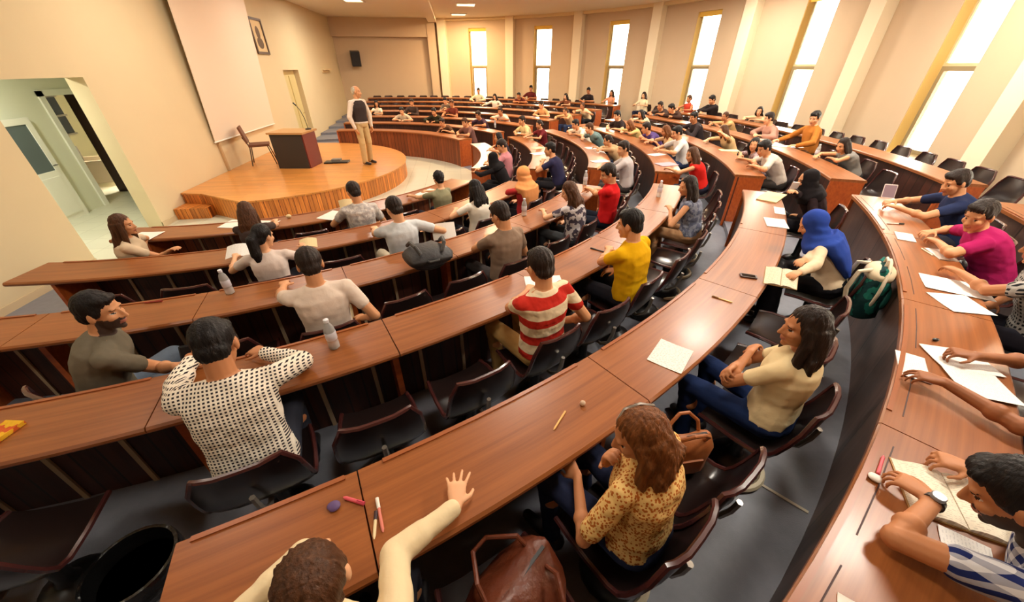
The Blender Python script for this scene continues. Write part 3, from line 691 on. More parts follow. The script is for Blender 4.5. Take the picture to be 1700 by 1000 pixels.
def person(label, root_loc, root_rz, lean=18, side=0, turn=0, head=(0, 15, 0), hands=(None, None), elbows=None, sex='m', S=1.0, skin_t='mid', hair=('short', 'dark'),
           topw=('tee', (200, 200, 200)), legs=('trousers', (40, 44, 60)), seat=0.52, stand=False, face=False, beard=False, voxel=0.01, group=None,
           curl=(25, 25), spread=(6, 6), hdir=(None, None), knees=None, palm=(None, None), probe=False, desk=None, locks=0, hairlen=1.0):
    Rt = Matrix.Rotation(R_(turn), 3, 'Z'); X = Rt @ Vector((1, 0, 0)); Y = Rt @ Vector((0, 1, 0)); Z = Vector((0, 0, 1))
    tor = 0.98 * S if sex == 'm' else 0.93 * S
    def up(f): return (Z * math.cos(R_(lean * f)) + Y * math.sin(R_(lean * f)) + X * math.sin(R_(side * f)) * 0.9).normalized()
    hip = Vector((0, 0, (0.93 * S if stand else seat)))
    u0, u1, u2 = up(0.7), up(1.05), up(1.25)
    waist = hip + u0 * 0.17 * tor; chest = waist + u1 * 0.17 * tor; neck = chest + u2 * 0.17 * tor
    shw = (0.182 if sex == 'm' else 0.158) * S
    hw = 1.0 if sex == 'm' else 0.9
    def fwd(u): return (Y - u * Y.dot(u)).normalized()
    # head frame
    hy, hp, hr = head
    Hm = Matrix.Rotation(R_(hy + turn), 3, 'Z') @ Matrix.Rotation(R_(-hp), 3, 'X') @ Matrix.Rotation(R_(hr), 3, 'Y')
    nd = up(0.75)
    hc = neck + nd * 0.036 * S + (Hm @ Vector((0, 0.028, 0.10))) * S
    if probe: return hc
    HM = Matrix.Translation(hc) @ Hm.to_4x4() @ Matrix.Scale(S * (1.0 if sex == 'm' else 0.96), 4)
    vh = voxel
    # ---- body
    mb = MB()
    def torso(mb, g, lo, hi):
        A = [(hip - u0 * 0.08, 0.13 * hw + g, 0.105 + g), (hip, 0.165 * (1.0 if sex == 'm' else 1.02) + g, 0.118 + g), (hip + u0 * 0.09, 0.155 * hw + g, 0.11 + g), (waist, (0.145 if sex == 'm' else 0.122) + g, 0.10 + g),
             (chest, 0.16 * hw + g, 0.118 + g), (chest + u2 * 0.075 * tor, (shw - 0.012) + g * 0.5, 0.105 + g), (chest + u2 * 0.125 * tor, (shw - 0.068) + g * 0.5, 0.08 + g * 0.7), (neck + u2 * 0.0, 0.058 + g * 0.6, 0.056 + g * 0.6)]
        us = [u0, u0, u0, u1, u1, u2, u2, u2]
        mb.loft([ell_ring(c * 1.0, X, fwd(u), rx * S if 1 else rx, ry * S) for (c, rx, ry), u in list(zip(A, us))[lo:hi]])
    torso(mb, 0, 0, 8)
    sh = {}; el = {}; wr = {}
    for i, s in enumerate((-1, 1)):
        tgt = hands[i]
        shp = chest + u2 * 0.092 * tor + X * s * shw
        if tgt is None: tgt = Vector((s * 0.16, 0.30, seat + 0.10)) if not stand else shp + Vector((s * 0.06, 0.05, -0.52 * S))
        else: tgt = Vector(tgt)
        if (tgt - shp).dot(Y) > 0.2: shp = shp + (tgt - shp).normalized() * 0.03
        hint = (X * s * 0.8 - Y * 0.3 - Z * (0.32 if tgt.z > 0.72 else 0.75)) if elbows is None or elbows[i] is None else Vector(elbows[i][1:]) - shp if elbows[i][0] == 'at' else Vector(elbows[i])
        e, w = ik(shp, tgt, 0.295 * S, 0.255 * S, hint)
        if desk:
            off_, dz, sl = desk[0], desk[1], (0.068 if topw[0] == 'long' else 0.058)
            cu = R_(curl[i] + 9); drop = 0.078 * (0.45 * math.sin(0.6 * cu) + 0.31 * math.sin(1.6 * cu) + 0.24 * math.sin(2.4 * cu)) + (0.016 if voxel > 0.0105 else 0.012)
            if off_ - 0.12 < w.y < off_ + 0.45 and w.z > dz - 0.06: w.z = max(w.z, dz + max(0.047, drop if palm[i] is None else 0))
            if off_ - 0.05 < e.y < off_ + 0.45: e.z = max(e.z, dz + sl)
            if e.y < off_ - 0.02 and w.y > off_:
                t_ = min(0.85, (off_ - e.y) / (w.y - e.y))
                if e.z + t_ * (w.z - e.z) < dz + sl: e.z = min(shp.z, (dz + sl - t_ * w.z) / (1 - t_))
        sh[s], el[s], wr[s] = shp, e, w
        k = 1.0 if sex == 'm' else 0.86
        mb.ell(shp - X * s * 0.008, (0.055 * k * S,) * 3); mb.cap(neck - u2 * 0.035 + X * s * 0.035, shp - X * s * 0.01, 0.046 * k * S, 0.05 * k * S); mb.cap(shp, e, 0.052 * k * S, 0.041 * k * S); mb.cap(e, w, 0.040 * k * S, 0.026 * k * S)
        mid = e + (w - e) * 0.3; mb.ell(mid, (0.043 * k * S,) * 3)
        d = (w - e).normalized(); hd = Vector(hdir[i]) if hdir[i] else d + Vector((0, 0.2, -0.05))
        if hdir[i] is None and not stand: hd.z = max(hd.z, -0.02 if desk and w.z > desk[1] else -0.25)
        hd.normalize()
        pn = Vector(palm[i]) if palm[i] else (Vector((0, 0, -1)) if not stand else Vector((-s, 0, 0)))
        pn = (pn - hd * pn.dot(hd)).normalized()
        th = pn.cross(hd) * (1 if s > 0 else -1)
        # right hand, palm down, pointing forward: thumb to the left
        if not stand and palm[i] is None and th.dot(X) * s > 0: th = -th
        hand(mb, w, hd, pn, th, curl[i], spread[i], 0.0085 * (1.0 if voxel < 0.007 else 1.18 if voxel < 0.0105 else 1.5), S * (1 if sex == 'm' else 0.92))
    kn = {}; an = {}
    for i, s in enumerate((-1, 1)):
        h = hip + X * s * 0.09 * S - u0 * 0.03
        if stand: k_ = Vector((s * 0.10 * S, 0.03, 0.50 * S)); a_ = Vector((s * 0.11 * S, -0.02 + 0.03 * s, 0.09))
        else:
            k_ = Vector((s * 0.13, 0.42 * S, seat + 0.0)); a_ = Vector((s * 0.12, 0.36 * S, 0.09))
            k_ = Matrix.Rotation(R_(turn * 0.6), 3, 'Z') @ k_; a_ = Matrix.Rotation(R_(turn * 0.6), 3, 'Z') @ a_
            if knees: k_ = Vector(knees[i][0]); a_ = Vector(knees[i][1])
        kn[s], an[s] = k_, a_
        mb.cap(h, k_, 0.08 * S, 0.055 * S); mb.cap(k_, a_, 0.052 * S, 0.036 * S); mb.ell(k_ + (a_ - k_) * 0.3 + Vector((0, -0.015, 0)), (0.052 * S,) * 3)
        fd = (a_ - h); fd.z = 0; fd = fd.normalized() if fd.length > 0.05 and not stand else Y
        mb.cap(a_ + Vector((0, 0, -0.045)), a_ + fd * 0.15 + Vector((0, 0, -0.06)), 0.036, 0.028)
    # neck and head
    mb.cap(neck - u2 * 0.02, hc + HM.to_3x3() @ Vector((0, -0.03, -0.07)), (0.062 if sex == 'm' else 0.051) * S, (0.057 if sex == 'm' else 0.048) * S, 12)
    mb.ell((0, -0.012, 0.03), (0.075, 0.093, 0.088), HM, 20, 12); mb.ell((0, 0.025, -0.03), (0.06, 0.066, 0.083), HM, 18, 12)
    mb.ell((0, 0.036, -0.076), (0.046, 0.048, 0.038) if sex == 'm' else (0.038, 0.045, 0.036), HM, 14, 8); mb.ell((0, 0.072, -0.098), (0.02, 0.018, 0.016), HM)
    T = lambda *v: HM @ Vector(v)
    ns = 1.0 if sex == 'm' else 0.86
    mb.cap(T(0, 0.086, 0.012), T(0, 0.108 * (0.97 + 0.03 * ns), -0.026), 0.009 * ns, 0.0135 * ns, 8); mb.ell((0.012, 0.092, -0.031), (0.009, 0.011, 0.008), HM, 8, 6); mb.ell((-0.012, 0.092, -0.031), (0.009, 0.011, 0.008), HM, 8, 6)
    mb.cap(T(-0.034, 0.075, 0.027), T(0.034, 0.075, 0.027), 0.0115, 0.0115, 8)
    for s in (-1, 1):
        mb.ell((s * 0.034, 0.06, -0.024), (0.026, 0.026, 0.026), HM, 10, 8); mb.ell((s * 0.077, -0.004, -0.006), (0.011, 0.02, 0.032), HM, 10, 8)
    mb.ell((0, 0.087, -0.056), (0.022, 0.011, 0.006), HM, 10, 6); mb.ell((0, 0.086, -0.068), (0.019, 0.011, 0.007), HM, 10, 6)
    HI = HM.inverted(); SK = skin(SKINS[skin_t]); HR = hair_mat(HAIRS[hair[1]]) if hair[1] in HAIRS else cloth(hair[1])
    BROW = hair_mat(HAIRS['dark']); ml = [SK, LIPS, BROW, EYEW, IRIS, STUBBLE]
    tight = voxel < 0.008
    def post(me):
        cz = hc.z - 0.2
        for p in me.polygons:
            c = p.center
            if (c - hc).length > 0.17: continue
            q = HI @ c; ax = abs(q.x)
            if q.y > 0.045:
                if ax < 0.023 and -0.073 < q.z < -0.052 and q.y > 0.07: p.material_index = 1; continue
                if 0.014 < ax < 0.044 and 0.0235 < q.z < (0.0285 if tight else 0.033): p.material_index = 2; continue
                e = ((ax - 0.031) / (0.0125 if tight else 0.0095)) ** 2 + ((q.z - 0.003) / 0.005) ** 2
                if e < 1: p.material_index = 4 if (abs(ax - 0.031) < 0.0065 or not tight) else 3; continue
            if beard and q.z < -0.028 and q.y > -0.02 and not (q.y > 0.09 and q.z > -0.045) and not (ax > 0.05 and q.y > 0.05 and q.z > -0.035): p.material_index = 5
    body = volume(mb, 'person', ml, None, voxel, 4 if tight else 2, post)
    body.location = root_loc; body.rotation_euler = (0, 0, root_rz)
    tag(body, label, 'person', group)
    # ---- clothes
    cv = max(voxel * 1.3, 0.0085)
    kind, colr = topw[0], topw[1]
    TM = cloth(colr) if isinstance(colr, tuple) else colr
    mb = MB(); g = 0.016
    torso(mb, g, 1, 8)
    for s in (-1, 1):
        k = 1.0 if sex == 'm' else 0.88
        if kind == 'vest': mb.ell(sh[s] - X * s * 0.03, (0.062 * k,) * 3); continue
        mb.ell(sh[s] - X * s * 0.008, (0.063 * k * S,) * 3); mb.cap(neck - u2 * 0.042 + X * s * 0.035, sh[s] - X * s * 0.01, 0.052 * k * S, 0.06 * k * S)
        if kind == 'sleeveless': continue
        if kind == 'long':
            mb.cap(sh[s], el[s], 0.064 * k * S, 0.060 * k * S); mb.cap(el[s], el[s] + (wr[s] - el[s]) * 0.4, 0.060 * k * S, 0.056 * k * S); mb.cap(el[s], el[s] + (wr[s] - el[s]) * 0.95, 0.058 * k * S, 0.042 * k * S)
        else:
            f = {'tee': 0.62, 'short': 0.45, 'elbow': 0.92}[kind]; mb.cap(sh[s], sh[s] + (el[s] - sh[s]) * f * 0.85, 0.064 * k * S, 0.058 * k * S)
    sd_ = (hip.x + root_loc[0]) * 3.7 if root_loc else 0
    def post_c(me):
        if voxel > 0.0098: return
        nn = [0.0] * (3 * len(me.vertices)); me.vertices.foreach_get('normal', nn)
        for i, v in enumerate(me.vertices):
            c = v.co; f = noise.noise(Vector((c.x * 9 + sd_, c.y * 13, c.z * 26))) * 0.6 + noise.noise(Vector((c.x * 24, c.y * 24 + sd_, c.z * 15))) * 0.5
            v.co = c + Vector(nn[3 * i:3 * i + 3]) * (0.0055 * f)
    volume(mb, {'vest': 'waistcoat', 'long': 'long_sleeved_top'}.get(kind, 'shirt'), [TM], body, cv, 9, post_c)
    lk, lc = legs; LM = cloth(lc) if isinstance(lc, tuple) else lc
    mb = MB(); g = 0.012
    mb.loft([ell_ring(c, X, fwd(u0), rx + g, ry + g) for c, rx, ry in ((hip - u0 * 0.085, 0.12, 0.10), (hip - u0 * 0.02, 0.165, 0.118), (hip + u0 * 0.075, 0.152 * hw, 0.108))])
    for s in (-1, 1):
        h = hip + X * s * 0.09 * S - u0 * 0.03
        if lk == 'skirt': mb.cap(h, kn[s] + Vector((0, 0.01, 0.0)), 0.088, 0.085); mb.cap(kn[s], an[s] + Vector((0, 0, 0.06)), 0.085, 0.1)
        else: mb.cap(h, kn[s], (0.10 if stand else 0.088) * S, (0.082 if stand else 0.068) * S); mb.cap(kn[s], an[s], (0.078 if stand else 0.066) * S, (0.07 if stand else 0.052) * S)
    if lk == 'skirt': mb.cap(kn[-1], kn[1], 0.085, 0.085)
    volume(mb, 'skirt' if lk == 'skirt' else 'trousers', [LM], body, max(cv, 0.011), 6, post_c)
    if voxel < 0.0105 or stand:
        for s in (-1, 1):
            h = hip + X * s * 0.09; fd = an[s] - h; fd.z = 0; fd = fd.normalized() if fd.length > 0.05 and not stand else Y
            mb = MB(); a = an[s]; mb.cap(a + Vector((0, 0, -0.04)) - fd * 0.03, a + fd * 0.17 + Vector((0, 0, -0.053)), 0.046, 0.034); volume(mb, 'shoe', [SOLE], body, 0.012, 2)
    # ---- hair or scarf
    mb = MB(); hk = hair[0]; bk = -Y * 1.0
    sd = -u2
    if hk in ('short', 'bun', 'pony', 'long', 'loose', 'tied', 'bob', 'curly'):
        puff = 1.06 if hk == 'curly' else 1.0
        mb.ell((0, -0.020, 0.043), (0.083 * puff, 0.094 * puff, 0.092 * puff), HM, 20, 12); mb.ell((0, -0.055, -0.015), (0.068, 0.052, 0.062), HM, 16, 10)
        if hk == 'short' or hk == 'curly': mb.ell((0.012, 0.030, 0.086), (0.058, 0.052, 0.034), HM, 14, 8); mb.ell((-0.02, 0.052, 0.083), (0.03, 0.03, 0.024), HM, 10, 8)
        for s in (-1, 1): mb.ell((s * 0.07, 0.012, 0.02), (0.014, 0.02, 0.03), HM, 8, 6)
    if hk in ('long', 'loose', 'bob'):
        HX = (HM.to_3x3() @ Vector((1, 0, 0))).normalized(); HY = (HM.to_3x3() @ Vector((0, 1, 0))).normalized()
        dn = (HM.to_3x3() @ Vector((0, 0, -1))).normalized(); fall = (sd * 0.75 + Vector((0, 0, -1)) * 0.45).normalized()
        b0 = T(0, -0.035, 0.03); b1 = T(0, -0.055, -0.05); b2 = b1 + (dn * 0.5 + fall * 0.5).normalized() * 0.09 - fwd(u2) * 0.02
        rr = [ell_ring(b0, HX, HY, 0.084, 0.075), ell_ring(b1, HX, HY, 0.092, 0.058), ell_ring(b2, (HX + X).normalized(), (HY + fwd(u2)).normalized(), 0.10, 0.05)]
        L = {'long': 0.24, 'loose': 0.32, 'bob': 0.05}[hk] * hairlen
        for f, w_, t_ in ((0.4, 0.105, 0.045), (0.75, 0.10, 0.038), (1.0, 0.07, 0.024)):
            c = b2 + fall * L * f; rr.append(ell_ring(c, X, fwd(u2), w_, t_))
        mb.loft(rr)
        rl = random.Random(int(abs(hc.x * 1000) + abs(neck.y * 977)))
        if hk != 'bob':
            for i in range(9):
                x_ = -0.085 + 0.17 * i / 8; q0 = T(x_ * 0.8, -0.085 + 2.2 * x_ * x_, 0.05 - 1.2 * abs(x_)); q1 = b2 + X * x_ * 1.05 - fwd(u2) * (0.038 - 1.5 * x_ * x_); q2 = q1 + fall * L * rl.uniform(0.4, 0.6) + X * rl.uniform(-0.015, 0.015) - fwd(u2) * rl.uniform(-0.005, 0.012); q3 = b2 + X * x_ * 0.9 + fall * L * rl.uniform(0.85, 1.12) - fwd(u2) * 0.01
                mb.cap(q0, q1, 0.014, 0.017, 7); mb.cap(q1, q2, 0.017, 0.016, 7); mb.cap(q2, q3, 0.016, 0.005, 7)
        for s in (-1, 1):
            p0 = T(s * 0.07, 0.015, 0.03); p1 = T(s * 0.083, 0.01, -0.06); p2 = p1 + fall * (0.05 if hk == 'bob' else 0.13) + X * s * 0.01
            mb.cap(p0, p1, 0.02, 0.03); mb.cap(p1, p2, 0.03, 0.024)
    if hk == 'pony':
        p0 = T(0, -0.10, 0.035); p1 = T(0, -0.14, -0.02); p2 = p1 + (sd * 0.6 + Vector((0, 0, -1))).normalized() * 0.12 - Y * 0.01; p3 = p2 + (sd + Vector((0, 0, -0.6))).normalized() * 0.1
        mb.cap(p0, p1, 0.032, 0.045); mb.cap(p1, p2, 0.046, 0.05); mb.cap(p2, p3, 0.05, 0.022)
    if hk in ('bun', 'tied'): mb.ell((0, -0.105, 0.045 if hk == 'bun' else -0.03), (0.045, 0.04, 0.042), HM, 12, 8)
    if hk == 'thin':
        mb.ell((0, -0.032, 0.03), (0.083, 0.085, 0.082), HM, 18, 10); mb.ell((0, -0.06, -0.015), (0.07, 0.045, 0.05), HM, 14, 8)
    if hk == 'hijab':
        mb.ell((0, -0.032, 0.024), (0.103, 0.109, 0.112), HM, 20, 12); mb.ell((0, -0.015, -0.085), (0.09, 0.09, 0.075), HM, 16, 10)
        mb.loft([ell_ring(T(0, -0.03, -0.02), X, Y, 0.098, 0.10), ell_ring(T(0, -0.02, -0.09), X, Y, 0.10, 0.10), ell_ring(neck + u2 * 0.01, X, fwd(u2), 0.135, 0.118), ell_ring(chest + u2 * 0.145, X, fwd(u2), shw - 0.01, 0.13), ell_ring(chest + u2 * 0.115, X, fwd(u2), shw + 0.045, 0.135), ell_ring(chest + u2 * 0.04, X, fwd(u1), shw + 0.03, 0.145)])
        if hairlen > 1: mb.loft([ell_ring(chest + u2 * 0.11 - fwd(u2) * 0.05, X, fwd(u2), shw + 0.05, 0.10), ell_ring(chest - fwd(u1) * 0.085, X, fwd(u1), shw + 0.045, 0.075), ell_ring(waist - fwd(u1) * 0.105, X, fwd(u1), 0.15, 0.05), ell_ring(waist - u0 * 0.1 - fwd(u1) * 0.12, X, fwd(u1), 0.09, 0.03)])
    HM_ = [HR]
    hv = max(voxel * 1.2, 0.007)
    def post_h(me):
        if hk == 'hijab':
            for v in me.vertices: v.co += Vector((0, 0, 1)) * 0.012 * noise.noise(Vector((v.co.x * 11, v.co.y * 11, v.co.z * 4)))
            return
        amp = 0.0065 if hk in ('long', 'loose', 'curly', 'tied') else 0.005
        nn = [0.0] * (3 * len(me.vertices)); me.vertices.foreach_get('normal', nn)
        for i, v in enumerate(me.vertices):
            q = HI @ v.co; a = math.atan2(q.x, q.y + 0.02)
            f = noise.noise(Vector((a * 7, q.z * 9, 3.1 + hc.x))) + 0.6 * noise.noise(Vector((a * 17, q.z * 14, 1.7)))
            if hk == 'curly': f = 1.5 * noise.noise(Vector(q) * 42)
            v.co = v.co + Vector(nn[3 * i:3 * i + 3]) * (amp * f)
    volume(mb, 'headscarf' if hk == 'hijab' else 'hair', HM_, body, hv, 14 if hk == 'hijab' else 2, post_h)
    info = dict(body=body, HM=HM, wr=wr, el=el, sh=sh, hc=hc, neck=neck, X=X, Y=Y, up=u2, chest=chest, hip=hip, u0=u0)
    return info

SEATS = []      # (block, row, angle) taken by a person, for the chairs
HAND_MARKS = {}
def sit(blk, k, px, py, label, off=0.30, hz=None, th=None, dth=0.0, hands=(None, None), lean=None, key=None, chair=True, S=1.0, seat=0.545, up_=0.0, fixmax=0.3, elbows=None, **kw):
    D = 0.685 * S; zf = fz(k); c = 0.9; s = 0.3
    if th is None:
        for _ in range(12):
            p = at(px, py, zf + seat + D * c); r, t = polar(p)
            s = max(0.0, min(0.66, (rout(k) + off - r) / D)); c = 0.5 * c + 0.5 * math.sqrt(1 - s * s)
        th = t + dth
        if lean is None: lean = math.degrees(math.asin(s))
    if lean is None: lean = 22
    root = pol(rout(k) + off, th, zf + up_); rz = R_(th + 90)
    if px:
        h = Matrix.Rotation(rz, 3, 'Z') @ person('', None, 0, lean=lean, S=S, seat=seat, probe=True, **{q: v for q, v in kw.items() if q in ('turn', 'side', 'head', 'sex')})
        d = at(px, py, root.z + h.z) - (root + h); d.z = 0
        if d.length > fixmax: d *= fixmax / d.length
        root = root + d; r_, th = polar(root); lo_, hi_ = rout(k) + 0.27, rout(k) + (0.54 if abs(kw.get('turn', 0)) > 40 else 0.46)
        if lean > 26 and key != 'close': lo_ += 0.005 * (lean - 26)
    for sB, sK, sT, *_ in SEATS:
        if sB == blk and sK == k and abs(sT - th) < math.degrees(0.59 / rout(k)): th = sT + math.copysign(math.degrees(0.59 / rout(k)), th - sT)
    if px: root = pol(max(lo_, min(hi_, r_)), th, root.z); off = polar(root)[0] - rout(k)
    else: root = pol(rout(k) + off, th, zf + up_)
    rz = R_(th + 90)
    Mi = (Matrix.Translation(root) @ Matrix.Rotation(rz, 4, 'Z')).inverted()
    hh = []
    for i, h in enumerate(hands):
        if h is None: h = ((-0.17, 0.15)[i], off + (0.10, 0.13)[i], top(k) - zf + 0.05)
        elif h == 'lap': h = ((-0.12, 0.12)[i], 0.22, seat + 0.12)
        elif h == 'side': h = ((-0.24, 0.24)[i], 0.10, seat + 0.06)
        elif h[0] == 'px': h = tuple(Mi @ at(h[1], h[2], top(k) + (h[3] if len(h) > 3 else 0.05)))
        hh.append(h)
    if elbows: elbows = [('at', *(Mi @ at(e[1], e[2], top(k) + e[3]))) if e and e[0] == 'px' else e for e in elbows]
    SEATS.append((blk, k, th, label, chair, kw.get('turn', 0), off))
    inf = person(label, root, rz, lean=lean, hands=hh, elbows=elbows, desk=(off, top(k) - zf), S=S, seat=seat, **kw)
    inf['root'] = root; inf['rz'] = rz; inf['th'] = th; inf['off'] = off
    return inf
F = dict(sex='f', S=0.94)
# ---- near block, nearest first
P = {}
P['reach'] = sit('near', 5, 520, 945, 'woman in cream long sleeves stretching both arms over her desk, seen from above', off=0.31, hands=(('px', 360, 1050, 0.06), ('px', 756, 842, 0.07)), elbows=(('px', 438, 985, 0.04), ('px', 684, 925, 0.03)), sex='f', S=0.97, hair=('tied', 'brown'), skin_t='light',
    topw=('long', (226, 206, 166)), legs=('trousers', (50, 52, 64)), voxel=0.0048, turn=-28, head=(22, 5, 0), curl=(20, 9), spread=(6, 13), hdir=(None, (0.42, 0.85, 0.12)), palm=(None, (0.0, 0.1, -1)))
P['floral'] = sit('near', 5, 1062, 722, 'long haired woman in orange floral blouse resting her chin on her hand', off=0.30, hands=((-0.12, 0.25, 0.67), ('px', 1006, 768, 0.10)), elbows=(None, (0.9, 0.1, -0.5)), hair=('loose', 'auburn'), skin_t='tan', hairlen=1.25,
    topw=('elbow', pattern('floral_orange', 'spots', (228, 190, 120), (176, 96, 34), 85)), legs=('trousers', (38, 44, 70)), voxel=0.0055, head=(42, 24, 0), curl=(60, 50), palm=((0.6, 0.1, -0.6), (0, -1, 0.1)), hdir=((0.1, 0.9, 0.1), (-0.1, -0.1, 1)), turn=10, **F)
P['arms'] = sit('near', 5, 1335, 545, 'dark haired woman in cream tee and jeans sitting with arms folded', off=0.36, hands=((0.07, 0.21, 0.80), (-0.08, 0.23, 0.77)), elbows=((-1, 0.2, -0.6), (1, 0.2, -0.6)), hair=('loose', 'dark'), skin_t='tan',
    topw=('tee', (226, 204, 158)), legs=('trousers', (30, 46, 86)), voxel=0.0055, head=(35, 8, 0), curl=(40, 40), hdir=((1, 0.1, 0), (-1, 0.15, 0)), palm=((0, -0.6, -0.6), (0, -0.6, -0.4)), face=True, **F)
P['scarf'] = sit('near', 5, 1348, 372, 'woman in blue headscarf and cream top bending over her open book', off=0.40, hands=(('px', 1312, 470, 0.08), ('px', 1326, 446, 0.08)), hair=('hijab', (42, 68, 150)), skin_t='mid',
    topw=('long', (220, 196, 164)), legs=('skirt', (22, 20, 24)), voxel=0.0075, head=(10, 35, 0), hairlen=1.5, **F)
P['phonewoman'] = sit('near', 5, 1338, 294, 'woman in black headscarf and dark top holding a white phone to her face', off=0.38, th=None, hands=('lap', ('px', 1318, 318, 0.24)), hair=('hijab', (26, 22, 24)), skin_t='mid',
    topw=('long', (40, 28, 30)), legs=('skirt', (24, 22, 26)), voxel=0.008, head=(15, 15, 0), fixmax=0.15, **F)
P['check'] = sit('near', 4, 362, 562, 'man in black and white checked shirt bent over his desk, seen from behind', off=0.30, hands=(('px', 318, 600, 0.06), ('px', 440, 588, 0.06)), elbows=(('px', 262, 662, 0.05), ('px', 518, 602, 0.05)), hair=('short', 'black'), skin_t='tan',
    topw=('long', pattern('black_white_check', 'check', (232, 222, 204), (34, 28, 34), 56)), legs=('trousers', (44, 46, 56)), voxel=0.0055, head=(0, 32, 0), curl=(45, 30), S=1.04)
P['beard'] = sit('near', 3, 168, 516, 'bearded man in grey tee twisted round with his arm on the desk behind', off=0.42, lean=20, turn=-72, head=(-22, 8, 0), hands=((-0.12, 0.45, 0.80), ('px', 292, 608, 0.05)), elbows=(None, ('px', 222, 606, 0.02)), fixmax=0.6, hair=('short', 'black'), skin_t='mid',
    topw=('tee', (112, 104, 88)), legs=('trousers', (104, 116, 132)), voxel=0.0055, curl=(30, 55), beard=True, face=True, hdir=(None, (1, -0.15, 0)))
P['stripe'] = sit('near', 4, 895, 442, 'man in red and white striped tee sitting upright, seen from behind', off=0.30, hands=(('px', 876, 486, 0.05), 'side'), elbows=((-1, -0.1, -0.5), (0.6, -0.7, -0.6)), hair=('short', 'dark'), skin_t='mid',
    topw=('tee', pattern('red_white_stripe', 'stripe', (228, 206, 170), (186, 40, 26), 7.2)), legs=('trousers', (178, 140, 84)), voxel=0.0055, head=(-5, 14, 0))
P['yellow'] = sit('near', 4, 1044, 372, 'man in bright yellow tee writing at the desk, seen from behind', off=0.30, hands=(('px', 1010, 418, 0.05), 'lap'), elbows=((-1, -0.1, -0.5), None), hair=('short', 'black'), skin_t='mid',
    topw=('tee', (222, 168, 10)), legs=('trousers', (34, 34, 42)), voxel=0.0055, head=(12, 12, 0))
P['greyblouse'] = sit('near', 4, 1142, 308, 'dark haired woman in blue grey sleeveless blouse facing sideways near the aisle', off=0.31, hands=(('px', 1112, 352, 0.04), 'lap'), hair=('long', 'dark'), skin_t='mid',
    topw=('sleeveless', pattern('blue_grey_print', 'blotch', (128, 132, 146), (92, 96, 116), 22)), legs=('trousers', (168, 128, 92)), voxel=0.0075, head=(30, 14, 0), face=True, **F)
P['plaid'] = sit('near', 6, 1668, 815, key='close', label='man in blue plaid shirt with a wristwatch reading a book at the corner', off=0.31, hands=(('px', 1546, 836, 0.05), ('px', 1612, 786, 0.05)), elbows=(('px', 1528, 935, 0.05), ('px', 1740, 800, 0.1)), hair=('short', 'black'), skin_t='tan',
    topw=('tee', pattern('blue_plaid', 'plaid', (214, 214, 218), (26, 38, 92), 24)), legs=('trousers', (40, 40, 50)), voxel=0.0052, head=(8, 35, 0), curl=(35, 50), hdir=((0.15, 0.9, 0), (-0.3, 0.9, 0)), beard=True)
P['writer'] = sit('near', 6, 0, 0, 'dark skinned person at the frame edge writing on loose sheets', th=-53.6, lean=24, off=0.40, hands=(('px', 1568, 640, 0.05), ('px', 1622, 594, 0.06)), hair=('short', 'black'), skin_t='dark',
    topw=('tee', (58, 40, 40)), legs=('trousers', (46, 46, 58)), voxel=0.0052, curl=(28, 50), hdir=((-0.15, 1, 0), (-0.3, 1, -0.05)))
P['knit'] = sit('near', 6, 0, 0, 'person in black and white patterned tee with one hand on the desk', th=-46.3, lean=20, off=0.34, hands=(('px', 1592, 456, 0.05), 'lap'), hair=('short', 'dark'), skin_t='tan',
    topw=('tee', pattern('black_white_knit', 'check', (176, 172, 166), (34, 34, 38), 34)), legs=('trousers', (46, 46, 58)), voxel=0.0065, curl=(30, 20))
P['magenta'] = sit('near', 6, 1625, 358, 'young man in magenta tee looking down at a small pad on the desk', off=0.31, hands=(('px', 1556, 406, 0.05), ('px', 1548, 388, 0.05)), hair=('short', 'dark'), skin_t='mid',
    topw=('tee', (168, 30, 92)), legs=('trousers', (40, 40, 54)), voxel=0.0065, head=(48, 20, 0), face=True, curl=(40, 40))
P['navy'] = sit('near', 6, 1586, 302, 'young man in navy tee holding up a white tablet', off=0.31, hands=(('px', 1490, 346, 0.06), ('px', 1486, 334, 0.07)), hair=('short', 'dark'), skin_t='mid',
    topw=('tee', (40, 50, 84)), legs=('trousers', (44, 44, 54)), voxel=0.0075, head=(22, 22, 0), face=True, curl=(40, 40))
P['white'] = sit('near', 3, 515, 440, 'short haired man in plain white tee in the third row, seen from behind', off=0.30, hands=(('px', 470, 474, 0.05), 'side'), elbows=((-1, 0, -0.5), (0.6, -0.7, -0.6)), hair=('short', 'dark'), skin_t='mid',
    topw=('tee', (226, 208, 192)), legs=('trousers', (176, 156, 120)), voxel=0.007, head=(0, 20, 0))
P['taupe'] = sit('near', 3, 830, 357, 'man in taupe grey tee bent forward over the third row desk', off=0.31, hands=(('px', 806, 398, 0.05), 'lap'), elbows=((-1, 0, -0.5), None), hair=('short', 'dark'), skin_t='mid',
    topw=('tee', (138, 116, 98)), legs=('trousers', (60, 56, 56)), voxel=0.0075, head=(10, 25, 0))
P['print'] = sit('near', 3, 936, 315, 'brown haired woman in black and white print blouse leaning on the desk', off=0.31, hands=(('px', 902, 352, 0.05), 'lap'), hair=('long', 'brown'), skin_t='light',
    topw=('tee', pattern('monochrome_print', 'blotch', (196, 188, 188), (74, 66, 78), 16)), legs=('trousers', (58, 60, 62)), voxel=0.0075, head=(30, 25, 0), **F)
P['red'] = sit('near', 3, 1010, 288, 'man in bright red tee sitting sideways in the third row', off=0.36, hands=(('px', 968, 312, 0.06), ('px', 982, 318, 0.04)), hair=('short', 'dark'), skin_t='mid',
    topw=('tee', (196, 26, 28)), legs=('trousers', (30, 34, 46)), voxel=0.0075, head=(22, 22, 0), turn=12)
